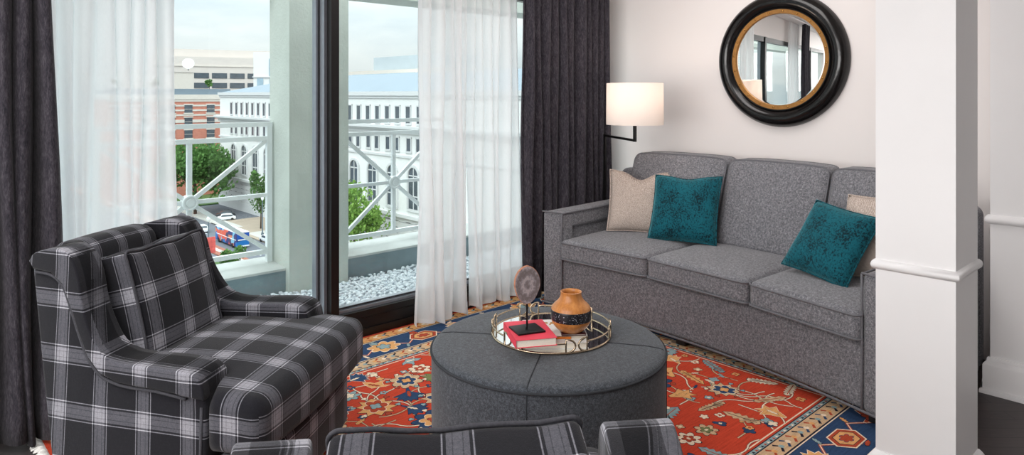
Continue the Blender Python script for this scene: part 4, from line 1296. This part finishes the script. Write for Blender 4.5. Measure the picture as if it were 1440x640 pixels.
# roof shrubs in tubs
def foliage(mb, cx, cy, cz, rx, rz, n, size, rn, crown=1):
    blobs = [(cx+rn.uniform(-.6, .6)*rx, cy+rn.uniform(-.6, .6)*rx, cz+rn.uniform(-.55, .6)*rz, rn.uniform(.35, .6)) for _ in range(crown)]
    for i in range(n):
        bx, by, bz, bs = rn.choice(blobs) if crown > 1 else (cx, cy, cz, 1.)
        d = Vector((rn.gauss(0, 1), rn.gauss(0, 1), rn.gauss(0, 1))).normalized()*(rn.random()**.33)
        p = Vector((bx+d.x*rx*bs, by+d.y*rx*bs, bz+d.z*rz*bs))
        a = Vector((rn.gauss(0, 1), rn.gauss(0, 1), rn.gauss(0, 1))).normalized(); c = a.orthogonal().normalized(); e = a.cross(c)
        s = size*rn.uniform(.6, 1.3)
        mb.add([p+c*s, p+e*s*.55, p-c*s, p-e*s*.55], [(0, 1, 2, 3)])
def tree(name, label, x, y, z0, h, r, seed, leafm, n=2600, size=.34, trunk=.3, blobs=14, group=None, cat='tree'):
    rn = random.Random(seed)
    t = thing(name, label, cat, (x, y, z0), 0, group)
    b = MB(); b.tube([(0, 0, 0), (.1, .05, h*.3), (0, .1, h*.55)], [trunk, trunk*.75, trunk*.4], 8)
    for k in range(4):
        a = rn.random()*6.28; b.tube([(.05, .05, h*.3), (math.cos(a)*r*.4, math.sin(a)*r*.4, h*.55)], [trunk*.4, trunk*.2], 6)
    b.build('trunk', M['bark'], t)
    b = MB(); foliage(b, 0, 0, h*.62, r, h*.40, n, size, rn, blobs); f = b.build('crown', leafm, t, smooth=False, recalc=False)
    return t
tree('street_tree', 'large dark green tree in front of the red brick building', 62, 183, G, 18.5, 10., 3, M['leaf'], 5200, .62, .45, 26)
tree('street_tree', 'bright green tree behind the right railing, before the white building', 64.8, 110.5, G, 15.0, 6.8, 8, M['leaf2'], 4600, .42, .3, 24)
tree('street_tree', 'slim tree beside the lamp post, seen next to the stucco column', 66.0, 153., G, 14., 2.6, 9, M['leaf'], 1500, .34, .18, 10)
tree('street_tree', 'bushy street tree in front of the bus', 42.9, 110.6, G, 6.2, 2.3, 14, M['leaf'], 2200, .24, .14, 10)
tree('street_tree', 'low rounded street tree at the parapet, nearest to the banner', 37.4, 101.8, G, 6.0, 3.0, 15, M['leaf2'], 2600, .25, .14, 14)
tree('street_tree', 'street tree partly hidden behind the armchair, left of the banner', 39.5, 116.5, G, 7.4, 1.8, 16, M['leaf'], 1500, .24, .14, 8)
tree('street_tree', 'small street tree just above the parapet beside the column', 43.6, 96.8, G, 6.2, 2.3, 17, M['leaf2'], 1900, .24, .14, 12)
ca, sa = math.cos(rot), math.sin(rot)
for i, (lx_, lab) in enumerate(((3., 'green potted shrub on the brick roof near the white curtain'), (12.5, 'green potted shrub standing mid roof on the brick block'), (27.5, 'green potted shrub above the right end of the brick roof'))):
    tree('roof_shrub', lab, 50.5+lx_*ca-2*sa*-1, 218+lx_*sa+2*ca, .8+1.7, 3.6, 1.5, 40+i, M['leaf'], 420, .3, .1, 5, 'shrubs on the roof', 'shrub')

# ---- distant blocks
tb = block('tan_office_building', 'wide tan concrete office building with window bands in the distance', 105., 372., 78., 40, G, 20.5, R(-14), M['tan'])
for row in range(3):
    for k in range(9):
        b = MB(); z = 20.5-G-8.2-row*5.0; b.box(2+k*8.6, 2+k*8.6+7.2, -.25, .2, z-2.7, z); b.build('window', M['winglass'], tb, smooth=False)
b = MB(); b.box(2, 70, 4, 30, 20.5-G, 20.5-G+4.); b.build('plant_room', M['tan'], tb, smooth=False)
b = MB(); b.box(-.3, 78.3, -.4, .2, 20.5-G-4.9, 20.5-G-4.4); b.build('ledge', M['limestone'], tb, smooth=False)
cb = block('cream_block', 'low cream block with blank wall left of the tan office building', 78., 318., 28., 30, G, 11., R(-10), M['limestone'])
b = MB(); b.box(-.3, 28.3, -.3, 30, 11-G-.2, 11-G+.5); b.build('parapet', M['tan'], cb, smooth=False)
di = thing('satellite_dish', 'white rooftop satellite dish on the cream block', 'dish', (104.5, 317., 11.5))
di.scale = (.62, .62, .62)
b = MB(); b.lathe([(0, .0), (1.6, .25), (3.0, 1.0), (3.9, 2.0), (3.8, 2.1), (2.9, 1.15), (1.5, .4), (0, .15)], 28); dd = b.build('dish_bowl', M['hornwhite'], di); dd.location = (0, 0, 4.6); dd.rotation_euler = (R(70), 0, R(-20))
b = MB(); b.tube([(0, 0, 0), (0, 0, 4.5)], .25, 8); b.tube([(0, .3, 4.6), (1., -2.5, 5.8)], .08, 6); b.build('mount', M['polegrey'], di)
wt = block('white_tower', 'white office tower beside the stucco column in the distance', 127., 302., 36., 36, G, 20., R(-30), M['stone'])
for k in range(6):
    b = MB(); b.box(1.5+k*5.2, 4.1+k*5.2, -.25, .2, 20-G-20, 20-G-11.5); b.build('window', M['winblue'], wt, smooth=False)
for k in range(4):
    b = MB(); b.box(6.5+k*2.9, 8.6+k*2.9, -.25, .2, 20-G-10.4, 20-G-2.8); b.build('window', M['winblue'], wt, smooth=False)
b = MB(); b.box(-.4, 36.4, -.5, .1, 20-G-11.2, 20-G-10.7); b.build('ledge', M['stone2'], wt, smooth=False)
b = MB(); b.tube([(9, 4, 20-G), (9, 4, 20-G+9)], [.4, .2], 8); b.box(14, 30, 3, 16, 20-G, 20-G+3); b.build('mast', M['polegrey'], wt)
# grey-topped building behind the white roof
gb = block('grey_topped_building', 'grey topped office building with a glass band above the white roof', 196., 262., 30., 78, G, 13.8, 0, M['limestone'])
b = MB(); b.box(6, 30, 2, 62, 13.8-G, 13.8-G+7.2); b.build('plant_room', M['farroof'], gb, smooth=False)
for k in range(6):
    b = MB(); b.box(-.3, .2, 3+k*12., 3+k*12.+10.8, 13.8-G-6.8, 13.8-G-1.8); b.build('window', M['winblue'], gb, smooth=False)
lb = block('low_white_building', 'long low white building between the grey topped block and the white roof', 168., 190., 22., 100, G, 8.2, 0, M['stone'])
b = MB(); b.box(-.35, .3, 0, 100, 8.2-G-5.4, 8.2-G-3.9); b.build('pink_band', M['medbrick'], lb, smooth=False)
for k in range(16):
    b = MB(); b.box(-.3, .2, 3+k*5.9, 6.2+k*5.9, 8.2-G-3.0, 8.2-G-1.7); b.build('window', M['winglass'], lb, smooth=False)

# ---- vehicles
def wheel(mb, x, y, r=.34): 
    mb.lathe([(0, -.11), (r*.9, -.11), (r, -.07), (r, .07), (r*.9, .11), (0, .11)], 16)
    n = len(mb.v)
def make_car(label, x, y, rz, paint, kind='car'):
    t = thing('car', label, 'car', (x, y, G+.0), rz, 'cars on the street below')
    prof = [(-2.2, .35), (-2.25, .75), (-2.0, .95), (-1.75, 1.0), (-1.35, 1.5), (-.9, 1.62), (.5, 1.6), (.95, 1.5), (1.45, 1.02), (2.1, .9), (2.28, .7), (2.25, .35)]
    b = MB(); add_prism(b, prof, -.88, .88, .09, 2, f=lambda xx, yy, zz: (xx*(1-.16*max(0, (zz-.95))/.65), yy, zz)); b.build('body', paint, t, angle=40)
    b = MB()
    gl = [(-1.62, 1.04), (-1.28, 1.44), (.45, 1.5), (.85, 1.43), (1.22, 1.04)]
    add_prism(b, gl, -.885, .885, .0, f=lambda xx, yy, zz: (xx*(1-.16*max(0, (zz-.95))/.65)*1.0, yy, zz))
    b.build('side_windows', M['winglass'], t, smooth=False)
    b = MB(); b.add([(-.66, 1.42, 1.06), (.66, 1.42, 1.06), (.62, 1.0, 1.50), (-.62, 1.0, 1.50)], [(0, 1, 2, 3)]); b.add([(-.66, -1.77, 1.06), (.66, -1.77, 1.06), (.62, -1.38, 1.50), (-.62, -1.38, 1.50)], [(0, 1, 2, 3)])
    b.build('windscreen', M['winglass'], t, smooth=False)
    for sx in (-1, 1):
        for yy in (-1.4, 1.4):
            b = MB(); b.lathe([(0, -.11), (.3, -.11), (.34, -.07), (.34, .07), (.3, .11), (0, .11)], 16); b.v = [(z+sx*.82, x_+yy, y_+.34) for x_, y_, z in b.v]; b.build('wheel', M['tyre'], t, angle=40)
    return t
make_car('white estate car driving just behind the colourful bus', 55.2, 159., 0, M['carwhite'])
make_car('dark saloon parked near the big tree across the street', 66.2, 174., R(70), M['cardark'])
make_car('white car parked in front of the dark saloon across the street', 64.5, 169.5, R(72), M['carwhite'])
make_car('white car right of the bus beside the railing post', 61.2, 138.5, 0, M['carwhite'])
bus = thing('bus', 'city bus with a colourful wrap and white roof on the street below', 'bus', (55.2, 141.8, G))
b = MB(); b.gbox((1.27, 5.6, 1.38), .12, (2, 8, 3), c=(0, 0, 1.75)); b.build('body', M['buswrap'], bus, angle=50)
b = MB(); b.gbox((1.24, 5.55, .1), .08, (2, 8, 1), c=(0, 0, 3.12)); b.gbox((.8, 2., .16), .08, (1, 1, 1), c=(0, -1, 3.26)); o = b.build('roof', M['buswhite'], bus, angle=50)
b = MB(); b.box(-1.2, 1.2, -5.64, -5.5, 1.9, 3.0); o = b.build('rear_panel', M['busblue'], bus, smooth=False); o['label'] = 'blue rear panel'
b = MB(); b.box(-1.0, 1.0, -5.66, -5.6, 1.65, 1.85); b.box(-1.2, 1.2, -5.7, -5.55, .4, .62); b.box(-1.29, -1.25, -5.3, 5.0, 1.68, 1.8); b.build('stripe', M['buswhite'], bus, smooth=False)
for sx in (-1, 1):
    for yy in (-3.4, 3.6):
        b = MB(); b.lathe([(0, -.14), (.42, -.14), (.48, -.09), (.48, .09), (.42, .14), (0, .14)], 18); b.v = [(z+sx*1.16, x_+yy, y_+.48) for x_, y_, z in b.v]; b.build('wheel', M['tyre'], bus, angle=40)
# lamp posts
def post(x, y, h, label):
    t = thing('street_lamp', label, 'street lamp', (x, y, G), 0, 'street lamps')
    b = MB(); b.lathe([(0, 0), (.3, 0), (.28, .6), (.14, .9), (.10, h-.2), (.07, h), (0, h)], 12); b.build('pole', M['polegrey'], t, angle=40)
    b = MB(); b.lathe([(0, h), (.12, h), (.3, h+.35), (.32, h+.7), (.14, h+1.0), (0, h+1.15)], 14); b.build('lantern', M['buswhite'], t, angle=40)
    return t
post(63.1, 145.4, 7.6, 'grey street lamp on the plaza right of the bus')
post(47.5, 133.2, 6.6, 'grey street lamp by the red banner near the armchair')
bn = thing('banner', 'red street banner hanging beside the lamp post near the armchair', 'banner', (46.4, 131.8, G))
b = MB(); b.tube([(0, 0, 0), (0, 0, 4.0)], .08, 8); b.build('pole', M['polegrey'], bn)
b = MB(); b.gbox((.9, .04, 1.5), .03, (6, 1, 6), lambda x, y, z: (x, y+.1*math.sin(x*4), z), c=(.95, 0, 2.5)); b.build('cloth', M['banner'], bn)

# ================================================================== LIGHT
w = bpy.data.worlds.new('sky'); SC.world = w; w.use_nodes = True
nt = w.node_tree; nt.nodes.clear()
wo = N(nt, 'ShaderNodeOutputWorld'); bgn = N(nt, 'ShaderNodeBackground'); L(nt, bgn.outputs[0], wo.inputs[0])
tc = N(nt, 'ShaderNodeTexCoord')
mp = N(nt, 'ShaderNodeMapping'); mp.inputs['Scale'].default_value = (1, 1, 3.2); L(nt, tc.outputs['Generated'], mp.inputs[0])
nz = N(nt, 'ShaderNodeTexNoise'); nz.inputs['Scale'].default_value = 3.4; nz.inputs['Detail'].default_value = 6; nz.inputs['Roughness'].default_value = .55; L(nt, mp.outputs[0], nz.inputs['Vector'])
cl = ramp(nt, nz.outputs['Fac'], [(.34, lin((212, 223, 231))), (.5, lin((232, 238, 242))), (.62, lin((247, 249, 250)))])
sp = N(nt, 'ShaderNodeSeparateXYZ'); L(nt, tc.outputs['Generated'], sp.inputs[0])
up = mathn(nt, 'MAXIMUM', sp.outputs[2], 0.)
st = mathn(nt, 'ADD', .80, mathn(nt, 'MULTIPLY', up, 4.0))          # overcast sky: zenith brighter than horizon
L(nt, cl.outputs[0], bgn.inputs[0]); L(nt, st, bgn.inputs[1])

def sun(name, d, e, ang, col=(1, .98, .95)):
    l = bpy.data.lights.new(name, 'SUN'); l.energy = e; l.angle = R(ang); l.color = col
    o = link(bpy.data.objects.new(name, l)); o.rotation_euler = Vector(d).to_track_quat('-Z', 'Y').to_euler(); return o
sun('sun', (.62, .42, -.66), .9, 12)
def area(name, loc, d, sx, sy, e, col=(1, 1, 1)):
    l = bpy.data.lights.new(name, 'AREA'); l.shape = 'RECTANGLE'; l.size = sx; l.size_y = sy; l.energy = e; l.color = col
    o = link(bpy.data.objects.new(name, l)); o.location = loc; o.rotation_euler = Vector(d).to_track_quat('-Z', 'Y').to_euler(); return o
area('overhead_fill_area', (-.95, 1.2, 2.43), (0, 0, -1), 2.8, 2.6, 92, (1, .975, .96))  # added fill under the ceiling, no fixture there; brightens the room from above
area('sofa_wall_fill_area', (3.15, 1.95, 2.43), (.12, 0, -1), 1.0, 2.0, 30, (1, .955, .935))  # added unseen fill that brightens the sofa and its wall
area('room_fill_area', (-5.2, .3, 1.45), (1, .08, -.02), 4.8, 1.8, 208, (1, .985, .97))  # added fill behind and left of the camera for walls and column front
l = bpy.data.lights.new('lamp_bulb_light', 'POINT'); l.energy = 2.4; l.color = (1, .82, .70); l.shadow_soft_size = .03
o = link(bpy.data.objects.new('lamp_bulb_light', l)); o.location = (lx, ly, 1.325)

vs_ = SC.view_settings
SC.display_settings.display_device = 'sRGB'
vs_.view_transform = 'Standard'; vs_.look = 'None'; vs_.exposure = .1; vs_.gamma = 1.; vs_.use_curve_mapping = False
SC.cycles.use_denoising = True
SC.cycles.max_bounces = 10; SC.cycles.diffuse_bounces = 5; SC.cycles.transparent_max_bounces = 16
SC.cycles.sample_clamp_indirect = 6.
